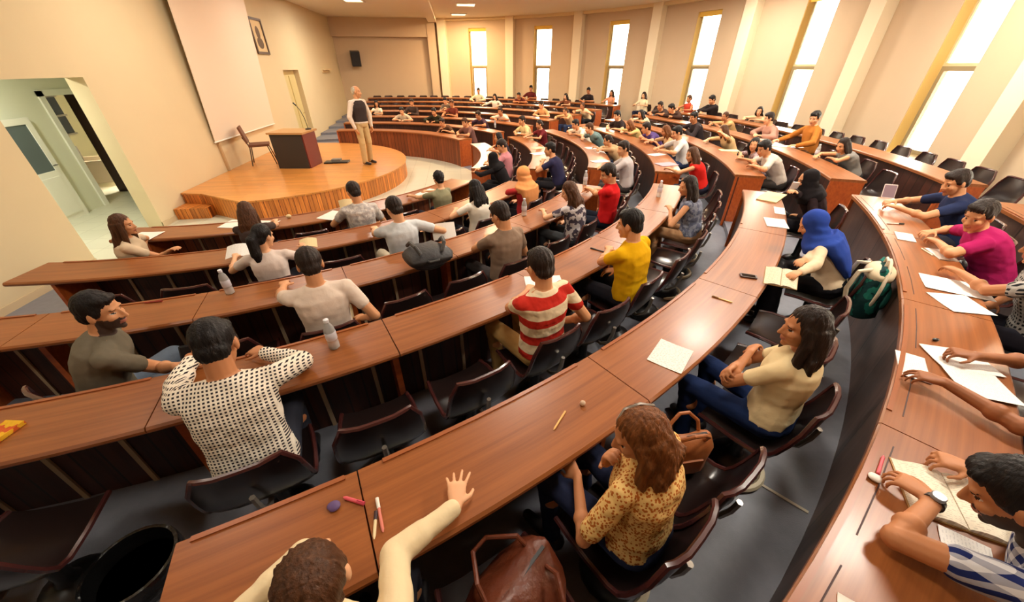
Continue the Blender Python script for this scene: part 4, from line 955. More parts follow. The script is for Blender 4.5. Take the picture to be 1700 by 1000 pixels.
P['pony'] = sit('near', 2, 437, 393, 'woman with black ponytail and white tee holding papers in both hands', off=0.31, hands=(('px', 390, 428, 0.06), ('px', 505, 410, 0.06)), elbows=((-1, -0.3, -0.9), (1, -0.3, -0.9)), hair=('pony', 'black'), skin_t='light',
    topw=('tee', (222, 206, 196)), legs=('trousers', (34, 34, 42)), voxel=0.007, head=(-40, 12, 0), **F)
P['paleblue'] = sit('near', 2, 655, 347, 'young man in pale blue white tee leaning on the second row desk', off=0.31, hands=(('px', 622, 382, 0.05), ('px', 712, 382, 0.06)), hair=('short', 'dark'), skin_t='light',
    topw=('tee', (204, 208, 210)), legs=('trousers', (198, 186, 162)), voxel=0.0075, head=(8, 22, 0))
P['whitewoman'] = sit('near', 2, 782, 312, 'woman with long dark hair and crisp white tee in the second row', off=0.31, hands=(('px', 756, 350, 0.05), 'lap'), hair=('long', 'black'), skin_t='light',
    topw=('tee', (232, 224, 208)), legs=('trousers', (40, 38, 44)), voxel=0.008, head=(0, 18, 0), **F)
P['peach'] = sit('near', 2, 868, 290, hairlen=1.5, label='woman in peach headscarf and red blouse leaning on the second row desk', off=0.31, hands=(('px', 848, 318, 0.05), 'lap'), hair=('hijab', (222, 150, 92)), skin_t='light',
    topw=('long', (176, 46, 48)), legs=('skirt', (30, 26, 30)), voxel=0.008, head=(20, 22, 0), **F)
P['leftgirl'] = sit('near', 1, 176, 388, 'brown haired girl in pale top at the wall end, turned sideways', chair=False, off=0.52, lean=6, turn=-78, head=(-4, 4, 0), hands=('lap', ('px', 282, 416, 0.10)), elbows=(None, ('px', 232, 420, 0.08)), fixmax=0.6, hair=('long', 'brown'), skin_t='mid',
    topw=('tee', (212, 190, 160)), legs=('trousers', (50, 50, 60)), voxel=0.0075, face=True, **F)
P['brown'] = sit('near', 1, 394, 372, 'girl with long straight brown hair in the front row, seen from behind', off=0.42, hair=('loose', 'brown'), skin_t='light', topw=('tee', (70, 56, 52)), legs=('trousers', (40, 40, 50)), voxel=0.008, head=(0, 20, 0), **F)
P['greyshirt'] = sit('near', 1, 594, 324, 'man in pale grey shirt holding a sheet up in the front row', off=0.40, hands=(('px', 578, 352, 0.12), 'lap'), hair=('short', 'dark'), skin_t='mid', topw=('tee', pattern('pale_grey_print', 'blotch', (204, 196, 188), (176, 168, 164), 20)), legs=('trousers', (44, 42, 50)), voxel=0.008, head=(8, 18, 0))
P['bun'] = sit('near', 1, 738, 300, 'woman with round dark hair and sage green top in the front row', off=0.38, hair=('curly', 'black'), skin_t='light', topw=('tee', (132, 128, 100)), legs=('trousers', (40, 40, 50)), voxel=0.009, head=(-15, 15, 0), **F)
# ---- middle block
vm = 0.0115
def mid(k, px, py, label, topw, hair, sex='m', blk='middle', **kw):
    kw.setdefault('voxel', vm); kw.setdefault('skin_t', random.choice(['mid', 'light', 'mid', 'tan'])); kw.setdefault('off', 0.31)
    kw.setdefault('head', (random.uniform(-15, 15), random.uniform(8, 26), 0)); kw.setdefault('legs', ('trousers', random.choice([(40, 42, 58), (34, 32, 36), (66, 62, 60), (46, 56, 84)])))
    if 'hands' not in kw: kw['hands'] = random.choice([(None, None), (None, (0.05, 0.40, 0.80)), ((-0.05, 0.42, 0.80), None), ((-0.2, 0.46, 0.79), (0.12, 0.40, 0.79))])
    return sit(blk, k, px, py, label, sex=sex, S=1.0 if sex == 'm' else 0.94, topw=topw, hair=hair, face=True, **kw)
mid(1, 824, 272, 'woman all in black with black headscarf at the aisle end of the front desk', ('long', (26, 22, 24)), ('hijab', (24, 21, 22)), 'f', legs=('skirt', (22, 20, 22)), th=-24.5, lean=30, fixmax=0.2, off=0.38)
mid(1, 834, 240, 'man in pink shirt bent low over the front desk past the aisle', ('tee', (196, 128, 134)), ('short', 'dark'), head=(30, 25, 0))
mid(1, 801, 232, 'dark haired girl in dark top with bare arms beside the man in pink', ('tee', (46, 40, 52)), ('long', 'black'), 'f', th=4.0, lean=26)
mid(2, 911, 248, 'man in navy tee at the aisle end of the second desk past the aisle', ('tee', (44, 42, 70)), ('short', 'black'), hands=((-0.05, 0.34, 0.92), None))
mid(2, 895, 204, 'woman in maroon top stretching bare arms over the desk', ('tee', (104, 30, 34)), ('tied', 'dark'), 'f', hands=((-0.25, 0.52, 0.79), (0.0, 0.55, 0.79)))
mid(2, 848, 202, 'man in pale yellow shirt sitting at the far end of the second desk', ('tee', (216, 196, 140)), ('short', 'dark'), th=15.5)
mid(3, 944, 207, 'man in white shirt with a dark chest print leaning on his elbow', ('elbow', (224, 212, 190)), ('short', 'black'))
mid(3, 978, 213, 'person in teal grey tee facing the room with one arm raised', ('tee', (104, 126, 124)), ('short', 'brown'), hands=((0.16, 0.36, 1.0), None))
mid(3, 1007, 233, 'woman in beige blouse bending over papers in the third row', ('elbow', (198, 162, 120)), ('tied', 'dark'), 'f', hands=(('px', 985, 245, 0.05), None))
mid(3, 1035, 246, 'man in pale grey shirt sitting upright at the aisle end of third desk', ('elbow', (184, 174, 172)), ('short', 'dark'), head=(30, 12, 0))
mid(4, 1016, 200, 'dark haired student in black top leaning far over the fourth desk', ('tee', (44, 34, 34)), ('short', 'black'), th=11)
mid(4, 1027, 207, 'fair woman in beige yellow top with loose hair', ('elbow', (206, 172, 110)), ('long', 'auburn'), 'f')
mid(4, 1062, 213, 'student in purple tee with arms on the fourth desk', ('tee', (82, 62, 112)), ('short', 'dark'))
mid(4, 1094, 210, 'woman with light brown hair and tan blouse in the fourth row', ('elbow', (200, 160, 118)), ('long', 'auburn'), 'f')
mid(4, 1124, 219, 'man in white shirt leaning on his forearms in the fourth row', ('elbow', (212, 206, 202)), ('short', 'black'))
mid(4, 1148, 254, 'woman with brown hair and bright red top at the fourth desk end', ('sleeveless', (196, 34, 26)), ('loose', 'brown'), 'f', hands=(('px', 1112, 282, 0.05), 'lap'), head=(25, 20, 0))
mid(5, 1062, 189, 'dark haired woman in cream top in the fifth row', ('tee', (222, 204, 170)), ('long', 'black'), 'f')
mid(5, 1151, 194, 'student in dark jacket in the fifth row', ('long', (52, 44, 46)), ('short', 'black'))
mid(5, 1199, 216, 'woman with very long brown hair propping her head on her arm', ('elbow', (214, 178, 128)), ('loose', 'brown'), 'f', hands=((-0.12, 0.40, 1.0), None))
mid(5, 1251, 240, 'pale faced woman with dark hair and patterned blouse turned to her neighbour', ('elbow', pattern('mauve_print', 'blotch', (176, 150, 148), (130, 106, 112), 30)), ('long', 'black'), 'f', head=(60, 5, 0))
mid(5, 1268, 246, 'man in light grey shirt at the aisle end of the fifth desk', ('elbow', (196, 184, 172)), ('short', 'black'), voxel=0.0095, head=(20, 25, 0))
mid(6, 1091, 172, 'student with dark hair and charcoal top beside the far aisle', ('tee', (70, 56, 50)), ('short', 'dark'))
mid(6, 1198, 189, 'brown haired woman in tan blouse reaching along the sixth desk', ('elbow', (214, 172, 118)), ('tied', 'brown'), 'f', hands=((0.3, 0.42, 0.80), None))
mid(6, 1258, 209, 'dark haired person in pink shirt writing at the sixth desk', ('long', (186, 140, 122)), ('short', 'dark'), th=-6.0)
mid(6, 1397, 239, 'woman with dark bob and grey vest top at the end of the sixth desk', ('sleeveless', (140, 136, 130)), ('bob', 'dark'), 'f', voxel=0.0095, head=(25, 22, 0))
mid(7, 1072, 157, 'woman in white in the top row by the far aisle', ('tee', (228, 208, 170)), ('bob', 'dark'), 'f')
mid(7, 1138, 165, 'woman in red top in front of a bright window', ('sleeveless', (176, 58, 40)), ('tied', 'brown'), 'f')
mid(7, 1176, 167, 'man in black jacket with an arm out in the top row', ('long', (38, 32, 32)), ('short', 'black'), hands=((0.42, 0.38, 0.82), (0.1, 0.4, 0.80)))
mid(7, 1250, 179, 'woman with dark bob and pale top in the top row, in profile', ('tee', (226, 192, 150)), ('bob', 'dark'), 'f', head=(40, 6, 0))
mid(6, 1348, 193, 'man in orange brown jacket half risen behind the sixth desk', ('long', (176, 108, 44)), ('short', 'black'), seat=0.64, lean=10, fixmax=0.12, off=0.36, voxel=0.0095, legs=('trousers', (92, 62, 40)), head=(35, 18, 0), hands=((-0.34, 0.46, 0.80), (0.30, 0.46, 0.80)), chair=False)
# ---- far block
def far(k, px, py, label, topw, hair, sex='m', **kw): return mid(k, px, py, label, topw, hair, sex, blk='far', voxel=0.0125, **kw)
far(1, 785, 206, 'student with pinkish forearms on the front desk of the far block', ('tee', (120, 84, 76)), ('short', 'brown'), th=36)
far(1, 731, 200, 'person leaning bare arms on the slatted front desk', ('tee', (86, 60, 44)), ('short', 'dark'))
far(2, 794, 187, 'student in dark purple top leaning over the far second desk', ('tee', (66, 46, 62)), ('short', 'dark'))
far(2, 721, 181, 'person in dark green hooded top beside the far column', ('long', (52, 50, 34)), ('short', 'black'))
far(2, 667, 179, 'dark haired person in light striped top behind the slatted desk', ('tee', (206, 188, 160)), ('short', 'black'), hands=((-0.2, 0.55, 0.79), (0.1, 0.5, 0.79)))
far(3, 685, 168, 'person in dark jacket over a white shirt in the third far row', ('long', (66, 52, 46)), ('short', 'dark'))
far(3, 626, 169, 'woman with long dark hair and white top just behind the lecturer', ('tee', (222, 204, 178)), ('long', 'black'), 'f')
far(4, 740, 163, 'person in grey top in front of the yellow bay', ('tee', (120, 104, 88)), ('short', 'dark'))
far(3, 752, 170, 'person in brown maroon top bending forward in the far third row', ('tee', (112, 52, 40)), ('short', 'brown'))
far(4, 938, 178, 'person in tan top beside the far aisle steps', ('elbow', (206, 160, 112)), ('tied', 'brown'), 'f')
far(5, 833, 156, 'woman with dark hair and wide white blouse arms spread', ('long', (228, 212, 196)), ('long', 'dark'), 'f', hands=((-0.36, 0.40, 0.80), (0.36, 0.40, 0.80)))
far(6, 791, 153, 'person in pale grey top before the leftmost bright window', ('long', (196, 188, 160)), ('short', 'dark'))
far(6, 941, 157, 'dark haired person in brown in the far sixth row', ('tee', (120, 72, 50)), ('bob', 'dark'), 'f')
far(7, 878, 149, 'person in dark maroon shirt in the top far row', ('elbow', (86, 32, 32)), ('short', 'black'))
far(7, 977, 152, 'broad man in black shirt in the top far row by the aisle', ('elbow', (36, 28, 30)), ('short', 'black'))
far(7, 1021, 153, 'woman in salmon top before the third bright window', ('tee', (206, 140, 108)), ('long', 'dark'), 'f')
far(6, 778, 168, 'person in dark maroon top low behind the far sixth desk', ('tee', (92, 42, 36)), ('short', 'black'))
far(4, 893, 175, 'person in tan shirt upright in the far fourth row', ('elbow', (196, 148, 100)), ('short', 'dark'))
far(5, 967, 174, 'fair person in cream top reaching along the far fifth desk', ('tee', (222, 192, 150)), ('tied', 'brown'), 'f', hands=((-0.3, 0.42, 0.80), None))
mid(6, 1048, 181, 'person in dark brown jacket at the far end of the sixth desk', ('long', (64, 44, 36)), ('short', 'black'))
far(3, 830, 185, 'person in white shirt leaning over the far third desk', ('elbow', (224, 208, 190)), ('short', 'dark'))
# ---- lecturer
P['lecturer'] = person('grey haired lecturer in dark waistcoat, white sleeves and beige trousers standing on the stage', Vector((-2.31, 10.14, 0.402)), R_(-128), lean=2, head=(28, 2, 0), skin_t='mid', hair=('thin', 'grey'),
       topw=('long', (222, 206, 190)), legs=('trousers', (196, 168, 120)), stand=True, S=1.02, voxel=0.008, face=True)
lec = P['lecturer']
mb = MB()
A = [(lec['hip'] + lec['u0'] * 0.03, 0.185, 0.14), (lec['hip'] + lec['u0'] * 0.15, 0.175, 0.135), (lec['chest'], 0.195, 0.15), (lec['chest'] + lec['up'] * 0.09, 0.175, 0.128), (lec['chest'] + lec['up'] * 0.14, 0.10, 0.098)]
mb.loft([ell_ring(c, lec['X'], lec['Y'], a, b) for c, a, b in A])
volume(mb, 'waistcoat', [cloth((58, 48, 46))], lec['body'], 0.012, 3)
finish_volumes()

BIN = at(216, 938, fz(4) + 0.34); BIN.z = 0
# ---- chairs: one at every occupied place of the near block, and the free places between
ph = {'near': 'near', 'middle': 'middle', 'far': 'far'}
for blk, rows in (('near', (1, 2, 3, 4, 5, 6)), ('middle', (1, 2, 3, 4, 5, 6, 7)), ('far', (5, 6, 7))):
    for k in rows:
        a0, a1 = BLOCKS[blk][k - 1]
        if blk == 'near': a0 = max(a0, {1: -93, 2: -88, 3: -84, 4: -82, 5: -73, 6: -57}[k])
        r = rout(k) + 0.3; w = math.degrees(0.60 / r)
        taken = sorted([(s[2], (s[5], s[6])) for s in SEATS if s[0] == blk and s[1] == k])
        no_chair = [s[2] for s in SEATS if s[0] == blk and s[1] == k and not s[4]]
        spots = [q for q in taken if q[0] not in no_chair]
        wm = math.degrees(0.54 / r); bounds = [a0 - wm * 0.45] + [q[0] for q in taken] + [a1 + wm * 0.45]
        for lo, hi in zip(bounds, bounds[1:]):
            n = int((hi - lo) / wm) - 1
            for i in range(n): spots.append((lo + (hi - lo) * (i + 1) / (n + 1), None))
        if blk == 'near' and k == 5: spots = [q for q in spots if q[1] is not None] + [(t, None) for t in (-66.6, -60.7, -53.9, -50.2)]
        if blk == 'near' and k == 1: spots = [q for q in spots if q[0] > -79]
        if blk == 'near' and k == 4: spots = [q for q in spots if q[0] > -74] + [(-78.4, None), (-82.6, None)]
        spots.sort(key=lambda q: -q[0] if blk != 'far' else q[0])
        for i, (t, tn) in enumerate(spots):
            occ = tn is not None
            lab = '%s dark chair, %s from the %s aisle in the %s row of the %s block' % ('occupied' if occ else 'empty', ORD[i + 1] if i + 1 < len(ORD) else 'far', 'near' if blk != 'far' else 'far', ORD[k], blk)
            place_chair(k, t, lab, tn[0] * 0.5 if occ else 0.0 if k == 5 else random.uniform(-5, 5), min(0.47, tn[1] - 0.055) if occ else 0.23)

# ------------------------------------------------------------------ loose things on the desks
PAPER = base('white_paper', (236, 230, 220), 0.8, spec=0.2)
WRIT = printed('written_paper', (236, 232, 226), (110, 108, 124), 110, amt=0.2)
PRINT = printed('printed_paper', (236, 230, 220), (90, 70, 80), 80, amt=0.4)
CREAMP = base('cream_paper', (226, 204, 156), 0.8, spec=0.2)
def sheet(k, quad, name, label, cat='paper', mat=None, h=0.0018, z=None, group=None, lift=0.0, loc=None, rot=None, size=None):
    z0 = (top(k) if z is None else z) + 0.0015 + lift
    if quad:
        c = [at(x, y, z0) for x, y in quad]; m = (c[0] + c[1] + c[2] + c[3]) / 4
        ex = ((c[1] - c[0]) + (c[2] - c[3])) / 2; ey = ((c[3] - c[0]) + (c[2] - c[1])) / 2
        w, l = ex.length, ey.length; a = math.atan2(ex.y, ex.x)
    else: m, a, (w, l) = loc, rot, size
    mb = MB(); nx = 8
    rings = []
    for i in range(nx + 1):
        x = -w / 2 + w * i / nx; b = 0.0035 * (2 * i / nx - 1) ** 2 if h < 0.004 else 0
        rings.append([Vector((x, -l / 2, b)), Vector((x, l / 2, b)), Vector((x, l / 2, b + h)), Vector((x, -l / 2, b + h))])
    mb.loft(rings); o = mb.build(name, mat or PAPER, loc=(m.x, m.y, z0), rot=(0, 0, a))
    return tag(o, label, cat, group)
sheet(5, [(1073, 598), (1130, 621), (1152, 585), (1098, 563)], 'printed_sheet', 'printed sheet lying alone on the fifth row desk beside the folded arms woman', mat=PRINT)
sheet(5, [(1262, 331), (1297, 341), (1298, 322), (1268, 319)], 'paper_stack', 'stack of papers at the aisle end of the fifth row desk', mat=CREAMP, h=0.012)
sheet(5, [(1268, 375), (1306, 380), (1306, 366), (1272, 362)], 'notepad', 'white notepad on the fifth row desk near the aisle end', mat=PAPER, h=0.006)
sheet(5, [(1282, 354), (1303, 357), (1303, 346), (1288, 344)], 'note_slip', 'small white slip beside the stack on the fifth desk', mat=PAPER)
sheet(6, [(1534, 463), (1548, 487), (1640, 493), (1620, 466)], 'paper_sheet', 'white sheet on the sixth desk under the patterned sleeve hand', mat=WRIT)
sheet(6, [(1537, 488), (1582, 516), (1657, 528), (1602, 490)], 'paper_sheet', 'second white sheet on the sixth desk below the first', mat=WRIT)
sheet(6, [(1484, 386), (1492, 399), (1519, 402), (1514, 389)], 'small_pad', 'small white pad on the sixth desk near the magenta tee', mat=PAPER, h=0.006)
sheet(6, [(1536, 412), (1562, 434), (1589, 432), (1562, 416)], 'exercise_book', 'thin white exercise book before the man in magenta', mat=PAPER, h=0.006)
sheet(6, [(1489, 586), (1492, 622), (1550, 640), (1530, 592)], 'writing_sheet', 'white sheet over the inner desk edge under the dark left hand', mat=WRIT)
sheet(6, [(1522, 571), (1568, 612), (1668, 628), (1622, 586)], 'writing_sheet', 'large written sheet under the dark writing hand', mat=WRIT, lift=0.004)
sheet(6, [(1560, 612), (1606, 652), (1704, 682), (1652, 622)], 'writing_sheet', 'written sheet nearest the dark skinned writer', mat=WRIT, lift=0.008)
sheet(6, [(1558, 877), (1572, 936), (1652, 950), (1640, 906)], 'paper_sheet', 'loose written sheet beside the open book in the corner', mat=WRIT)
sheet(6, [(1394, 990), (1388, 1012), (1425, 1020), (1418, 998)], 'paper_scrap', 'paper scrap at the bottom edge of the sixth desk', mat=PAPER)
sheet(1, [(210, 404), (250, 403), (263, 386), (222, 387)], 'paper_sheet', 'white sheet at the wall end of the front desk', mat=PAPER)
sheet(1, [(366, 378), (450, 380), (462, 367), (380, 366)], 'paper_sheet', 'white papers spread before the long haired front row girl', mat=PAPER)
sheet(1, [(536, 364), (566, 366), (578, 354), (542, 349)], 'paper_sheet', 'white sheet left of the grey shirted man on the front desk', mat=PAPER)
sheet(1, [(686, 324), (722, 328), (729, 317), (716, 313)], 'paper_sheet', 'white sheet near the aisle end of the front desk', mat=PAPER)
sheet(4, [(838, 491), (926, 478), (943, 467), (905, 460)], 'paper_sheet', 'white paper in front of the man in the striped tee', mat=WRIT)
sheet(4, [(-14, 735), (10, 733), (30, 708), (-8, 704)], 'snack_packet', 'yellow snack packet at the far end of the fourth row desk', 'packet', mat=pattern('yellow_packet', 'blotch', (222, 170, 40), (200, 90, 40), 18), h=0.02)
def lay(k, px, py, deg, w, l, name, label, mat, h=0.002, cat='paper'):
    p = at(px, py, top(k)); sheet(k, None, name, label, cat, mat, h, loc=p, rot=R_(deg), size=(w, l))
for k, x, y, d, w, l, lab, mt in ((2, 897, 255, 20, 0.42, 0.26, 'white sheets on the second desk past the aisle beside the navy tee', PAPER), (2, 893, 246, 30, 0.3, 0.2, 'pale sheet deeper along the second desk past the aisle', CREAMP),
        (3, 984, 246, 10, 0.34, 0.22, 'white sheet before the beige blouse on the third desk', PAPER), (3, 996, 268, 15, 0.36, 0.2, 'white folder at the aisle end of the third desk', PAPER), (4, 1090, 257, 20, 0.34, 0.2, 'white sheet on the fourth desk beside the lilac folder', PAPER),
        (4, 1106, 273, 10, 0.36, 0.26, 'lilac folder lying at the aisle end of the fourth desk', base('lilac_card', (176, 140, 150), 0.6)), (5, 1210, 250, -20, 0.36, 0.22, 'cream sheet at the middle of the fifth desk', CREAMP), (6, 1303, 243, -25, 0.6, 0.22, 'long white papers on the sixth desk', PAPER),
        (6, 1270, 232, -20, 0.3, 0.2, 'white sheet farther along the sixth desk', PAPER), (5, 1095, 206, 5, 0.3, 0.2, 'white sheet far along the fifth desk', PAPER), (3, 960, 215, 30, 0.3, 0.2, 'white sheet before the teal top on the third desk', PAPER), (2, 862, 222, 60, 0.34, 0.22, 'white sheet on the second desk beside the maroon top', PAPER), (4, 1000, 214, 25, 0.42, 0.2, 'white sheets far along the fourth desk', PAPER)):
    lay(k, x, y, d, w, l, 'paper_sheet', lab, mt)
# small stationery
def stick(k, p, q, r, name, label, mat, cat='pen', capm=None, z=None):
    z0 = (top(k) if z is None else z) + r + 0.0005
    a, b = at(*p, z0), at(*q, z0); c = (a + b) / 2; L = (b - a).length; ang = math.atan2(b.y - a.y, b.x - a.x)
    o = empty(name, c, ang); tag(o, label, cat)
    mb = MB(); mb.tube([(-L / 2, 0, 0), (-L / 2 + 0.012, 0, 0), (L * 0.2, 0, 0), (L / 2, 0, 0)], [r * 0.35, r, r, r], 10); mb.build('barrel', mat, o, smooth=True)
    mb = MB(); mb.tube([(L * 0.2, 0, 0), (L / 2 + 0.004, 0, 0)], r * 1.12, 10); mb.tube([(L * 0.22, 0, r * 1.3), (L / 2, 0, r * 1.3)], r * 0.25, 6); mb.build('cap', capm or mat, o, smooth=True)
PINK = base('pink_plastic', (214, 84, 96), 0.4); PURP = base('purple_rubber', (86, 62, 108), 0.6)
stick(5, (570, 826), (603, 836), 0.007, 'highlighter', 'short pink highlighter on the fifth desk near the reaching woman', PINK, 'pen', base('pink_cap', (196, 60, 84), 0.4))
stick(5, (621, 896), (624, 851), 0.006, 'pen', 'white pen lying beside the desk seam', base('ivory_plastic', (226, 206, 160), 0.4), 'pen', base('dark_grip', (50, 34, 40), 0.5))
stick(5, (636, 884), (626, 829), 0.006, 'pen', 'red and white pen lying across the desk seam', base('coral_plastic', (210, 120, 104), 0.4), 'pen', PAPER)
stick(5, (919, 714), (938, 684), 0.0045, 'pencil', 'cream pencil in the middle of the fifth desk', base('cream_pencil', (232, 186, 110), 0.5), 'pencil')
stick(5, (1217, 503), (1183, 492), 0.005, 'pen', 'yellow pen on the fifth desk beyond the printed sheet', base('yellow_pen', (230, 190, 110), 0.4), 'pen', base('brown_cap', (150, 100, 40), 0.4))
stick(4, (1012, 421), (981, 412), 0.005, 'pen', 'dark pen on the fourth desk beside the yellow tee', BLACK, 'pen')
stick(6, (1472, 371), (1500, 372), 0.006, 'marker', 'white marker with dark end on the sixth desk by the tablet', PAPER, 'pen', BLACK)
stick(6, (1529, 412), (1548, 424), 0.005, 'pen', 'pale pen beside the exercise book on the sixth desk', base('pale_pen', (226, 210, 180), 0.4), 'pen')
stick(6, (1467, 757), (1458, 786), 0.006, 'marker', 'pink marker in the groove of the sixth desk', PINK, 'pen')
stick(3, (238, 503), (268, 500), 0.006, 'pencil', 'red pencil on the third desk behind the bearded man', base('red_pencil', (150, 50, 36), 0.5), 'pencil')
def lump(k, px, py, r, name, label, mat, cat, sq=(1, 1, 0.7)):
    p = at(px, py, top(k)); mb = MB(); mb.ell((0, 0, r * sq[2] + 0.001), (r * sq[0], r * sq[1], r * sq[2]), None, 14, 8)
    o = mb.build(name, mat, smooth=True, loc=p)
    for v in o.data.vertices: v.co += Vector((1, 1, 0.4)) * 0.12 * r * noise.noise(v.co * 60)
    return tag(o, label, cat)
lump(5, 555, 843, 0.026, 'eraser', 'round purple eraser on the fifth desk', PURP, 'eraser', (1, 0.8, 0.35))
lump(5, 967, 673, 0.014, 'paper_ball', 'small crumpled paper ball on the fifth desk', base('grey_paper', (200, 176, 150), 0.8), 'paper', (1, 1, 1))
lump(6, 1450, 796, 0.021, 'bottle_cap', 'white round cap on the sixth desk edge by the marker', PAPER, 'cap', (1, 1, 0.5))
lump(1, 480, 362, 0.03, 'paper_ball', 'crumpled tan paper on the front desk', CREAMP, 'paper', (1.2, 0.8, 0.8))
lump(6, 1552, 566, 0.014, 'eraser', 'small black eraser on the sixth desk above the written sheets', BLACK, 'eraser', (1.5, 0.8, 0.6))
# phones and tablet
def slab_dev(name, label, cat, loc, rot, w, l, t, body, screen):
    o = empty(name, loc); o.rotation_euler = rot; tag(o, label, cat)
    mb = MB(); pts = []
    for cx_, cy_, a0 in ((w / 2 - 0.01, l / 2 - 0.01, 0), (-w / 2 + 0.01, l / 2 - 0.01, 90), (-w / 2 + 0.01, -l / 2 + 0.01, 180), (w / 2 - 0.01, -l / 2 + 0.01, 270)):
        for j in range(4): a = R_(a0 + 30 * j); pts.append((cx_ + 0.01 * math.cos(a), cy_ + 0.01 * math.sin(a)))
    slab(mb, pts, 0, t); mb.build('case', body, o)
    mb = MB(); mb.box(-w / 2 + 0.006, w / 2 - 0.006, -l / 2 + 0.012, l / 2 - 0.012, t, t + 0.0006); mb.build('display', screen, o)
    return o
SCREEN = base('phone_glass', (18, 18, 22), 0.08)
p = at(1242, 460, top(5)); slab_dev('mobile_phone', 'dark phone lying on the fifth desk near the headscarf woman', 'phone', p + Vector((0, 0, 0.001)), (0, 0, R_(62)), 0.06, 0.12, 0.012, base('brown_case', (70, 40, 34), 0.4), SCREEN)
p = at(1318, 312, top(5) + 0.25); slab_dev('mobile_phone', 'white phone raised by the woman in the black headscarf', 'phone', p, (R_(70), 0, R_(150)), 0.07, 0.14, 0.01, base('white_case', (226, 214, 208), 0.4), base('tablet_display', (150, 128, 140), 0.15))
p = at(1474, 322, top(6)); slab_dev('tablet', 'white tablet held upright by the man in navy', 'tablet', p + Vector((0, 0, 0.03)), (R_(66), 0, R_(-30)), 0.13, 0.17, 0.008, base('white_case', (226, 214, 208), 0.4), base('tablet_display', (150, 128, 140), 0.15))
p = at(314, 592, top(4) + 0.06); slab_dev('mobile_phone', 'black phone in the hand of the man in the checked shirt', 'phone', p, (R_(55), 0, R_(15)), 0.075, 0.14, 0.011, BLACK, SCREEN)
# open books
def book(k, px, py, deg, w, l, label, tilt=0.0, lift=0.0, mat=None):
    p = at(px, py, top(k) + lift); o = empty('open_book', p + Vector((0, 0, 0.001 + lift * 0))); o.rotation_euler = (tilt, 0, R_(deg)); tag(o, label, 'book')
    mb = MB(); mb.box(-w, w, -l / 2, l / 2, 0, 0.004); mb.build('cover', base('tan_cover', (180, 140, 84), 0.6), o)
    for s in (-1, 1):
        mb = MB(); rings = []
        for i in range(9):
            f = i / 8; x = s * (0.002 + (w - 0.006) * f); z = 0.004 + 0.02 * math.sin(PI * min(1, f * 1.15 + 0.08)) ** 0.8 * (1 - 0.5 * f)
            rings.append([Vector((x, -l / 2 + 0.004, 0.004)), Vector((x, l / 2 - 0.004, 0.004)), Vector((x, l / 2 - 0.004, z + 0.002)), Vector((x, -l / 2 + 0.004, z + 0.002))])
        mb.loft(rings); mb.build('pages', mat or WRIT, o)
book(6, 1580, 832, -35, 0.15, 0.24, 'open book under the hand of the man in blue plaid', mat=printed('book_page', (240, 230, 208), (130, 110, 90), 110, amt=0.3))
book(5, 1296, 462, -35, 0.11, 0.17, 'open book held over the desk edge by the headscarf woman', tilt=R_(28), lift=0.05, mat=printed('book_page2', (240, 228, 200), (130, 110, 90), 110, amt=0.3))
# papers held up
def held(px, py, k, lift, w, l, deg, tilt, label, mat=None):
    p = at(px, py, top(k) + lift); mb = MB(); rings = []
    for i in range(9):
        x = -w / 2 + w * i / 8; b = 0.03 * math.sin(i / 8 * PI)
        rings.append([Vector((x, -l / 2, b)), Vector((x, l / 2, b)), Vector((x, l / 2, b + 0.0015)), Vector((x, -l / 2, b + 0.0015))])
    mb.loft(rings); o = mb.build('paper_sheet', mat or PAPER, loc=p); o.rotation_euler = (R_(tilt), 0, R_(deg)); return tag(o, label, 'paper')
held(398, 418, 2, 0.07, 0.24, 0.17, 10, 25, 'sheet held in the left hand of the ponytail woman', WRIT)
held(512, 405, 2, 0.06, 0.17, 0.13, 15, 25, 'cream sheet held in the right hand of the ponytail woman', CREAMP)
held(737, 384, 2, 0.10, 0.26, 0.18, 12, 62, 'sheet held over the desk edge by the man in pale blue')
held(576, 345, 1, 0.12, 0.17, 0.22, 20, 58, 'cream sheet held up by the man in grey in the front row', CREAMP)
# bottles
WATER = glass('clear_plastic', (240, 240, 236), 0.12, 0.6, 1.12); CAPW = base('bottle_cap_white', (222, 226, 232), 0.4); LABELB = base('bottle_label', (206, 206, 214), 0.5)
def bottle(k, px, py, label, s=1.0):
    o = empty('water_bottle', at(px, py, top(k)) + Vector((0, 0, 0.001))); o.scale = (s, s, s); tag(o, label, 'bottle', 'plastic water bottles')
    mb = MB(); mb.lathe([(0.026, 0), (0.032, 0.006), (0.032, 0.05), (0.030, 0.056), (0.032, 0.062), (0.032, 0.14), (0.024, 0.172), (0.013, 0.19), (0.013, 0.2)], 18); mb.build('bottle_body', WATER, o, smooth=True)
    mb = MB(); mb.lathe([(0.0325, 0.07), (0.0335, 0.072), (0.0335, 0.125), (0.0325, 0.127)], 18); mb.build('label_band', LABELB, o, smooth=True)
    mb = MB(); mb.lathe([(0.015, 0.196), (0.0155, 0.2), (0.0155, 0.215), (0.013, 0.217)], 14); mb.build('cap', CAPW, o, smooth=True)
bottle(3, 383, 487, 'clear water bottle on the third desk behind the ponytail woman'); bottle(4, 556, 577, 'clear water bottle on the fourth desk behind the man in plain white')
bottle(3, 870, 358, 'water bottle on the third desk beside the taupe tee man'); bottle(3, 971, 307, 'water bottle at the hands of the man in red'); bottle(4, 1093, 327, 'water bottle at the aisle end of the fourth desk')
bottle(6, 1353, 262, 'water bottle on the sixth desk by the dark bob woman'); bottle(2, 822, 212, 'water bottle on the far second desk', 1.0); bottle(3, 1010, 216, 'small water bottle among the middle block rows', 0.9)
